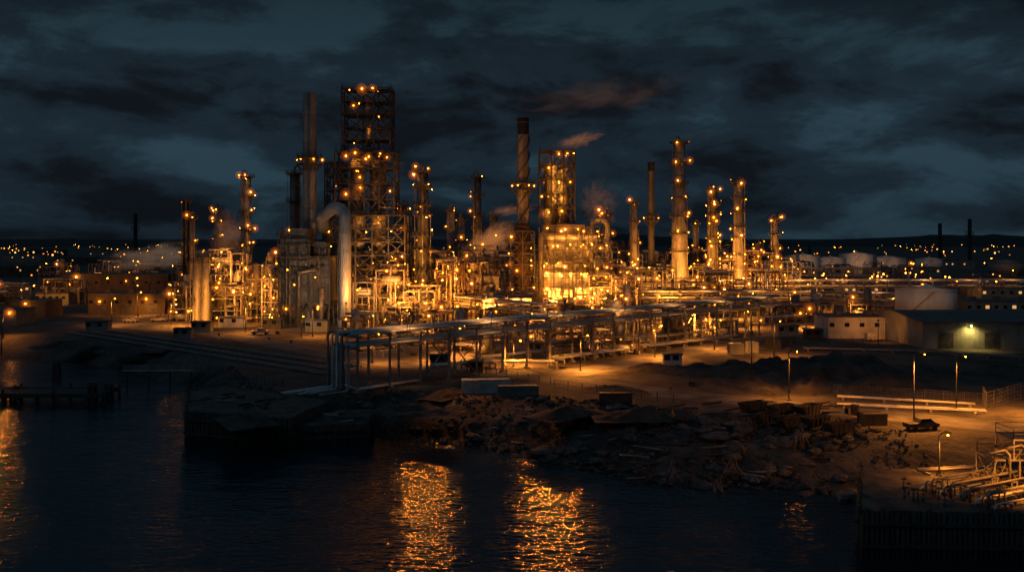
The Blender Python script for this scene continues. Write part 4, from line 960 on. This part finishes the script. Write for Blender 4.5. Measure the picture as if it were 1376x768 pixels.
me = bpy.data.meshes.new('rubble'); me.from_pydata(V,[],Fc); me.materials.append(RUBBLE); me.update(); mk('shore_rubble', me, None, kind='stuff', label='small broken stones strewn over the shore slope', cat='rubble')

# ------------------------------------------------------------------ sky and light
wd = bpy.data.worlds.new('World'); scene.world = wd; wd.use_nodes = True; nt = wd.node_tree; N = nt.nodes; L = nt.links
bg = N['Background']; tc = N.new('ShaderNodeTexCoord'); sp = N.new('ShaderNodeSeparateXYZ'); L.new(tc.outputs['Generated'], sp.inputs[0])
def mth(op, a, b=None, c=None):
    n = N.new('ShaderNodeMath'); n.operation = op
    for i, q in enumerate((a,b,c)):
        if q is None: continue
        if isinstance(q, (int,float)): n.inputs[i].default_value = q
        else: L.new(q, n.inputs[i])
    return n.outputs[0]
zc = mth('MAXIMUM', sp.outputs[2], 0.0)
def ns(sc, detail, loc, dist=.3, ro=.55, rot=0.12):
    mp = N.new('ShaderNodeMapping'); mp.inputs['Location'].default_value = loc; mp.inputs['Scale'].default_value = sc; mp.inputs['Rotation'].default_value = (0,rot,0); L.new(tc.outputs['Generated'], mp.inputs[0])
    n = N.new('ShaderNodeTexNoise'); n.inputs['Scale'].default_value = 1; n.inputs['Detail'].default_value = detail; n.inputs['Distortion'].default_value = dist; n.inputs['Roughness'].default_value = ro
    L.new(mp.outputs[0], n.inputs['Vector']); return n.outputs[0]
a = ns((2.2,1.3,9), 2, (5.3,1.7,.4), .5); b_ = ns((6,3.5,17), 7, (1.3,4,2), .45, .6, -.12); c_ = ns((16,9,36), 7, (7,4,2), .3, .65, .08)
sm = mth('ADD', mth('ADD', mth('MULTIPLY', a, .48), mth('MULTIPLY', b_, .37)), mth('MULTIPLY', c_, .15))
cr = N.new('ShaderNodeValToRGB'); cr.color_ramp.interpolation = 'EASE'; e = cr.color_ramp.elements; e[0].position = .415; e[0].color = (.0048,.0068,.0098,1); e[1].position = .585; e[1].color = (.021,.046,.064,1)
k = e.new(.5); k.color = (.0105,.0195,.0285,1)
L.new(sm, cr.inputs[0])
er = N.new('ShaderNodeValToRGB'); el = er.color_ramp.elements; el[0].position = 0; el[0].color = (.8,.8,.8,1); el[1].position = .55; el[1].color = (1.4,1.8,2.0,1)
for p_, c3 in ((.06,(1,1,1,1)),(.16,(1.15,1.15,1.15,1)),(.21,(.8,.78,.77,1)),(.27,(.6,.58,.58,1)),(.34,(1.0,1.15,1.25,1))): k = el.new(p_); k.color = c3
L.new(zc, er.inputs[0])
mx = N.new('ShaderNodeMix'); mx.data_type = 'RGBA'; mx.blend_type = 'MULTIPLY'; mx.inputs[0].default_value = 1; L.new(cr.outputs[0], mx.inputs[6]); L.new(er.outputs[0], mx.inputs[7])
L.new(mx.outputs[2], bg.inputs[0]); bg.inputs[1].default_value = 1.0
sd_ = bpy.data.lights.new('moonlight','SUN'); sd_.energy = .07; sd_.angle = math.radians(15); sd_.color = (.6,.8,1); so = bpy.data.objects.new('moonlight', sd_); COL.objects.link(so); so.rotation_euler = (math.radians(50),0,math.radians(-50))

# ------------------------------------------------------------------ camera
cd = bpy.data.cameras.new('camera'); cam = bpy.data.objects.new('camera', cd); COL.objects.link(cam)
cam.location = (0,0,H); cam.rotation_euler = (math.radians(90),0,0); cd.sensor_width = 36; cd.lens = F/1376*36; cd.shift_y = -(384-HV)/1376; cd.clip_end = 20000
scene.camera = cam
scene.view_settings.view_transform = 'Standard'; scene.view_settings.look = 'None'; scene.view_settings.exposure = 0
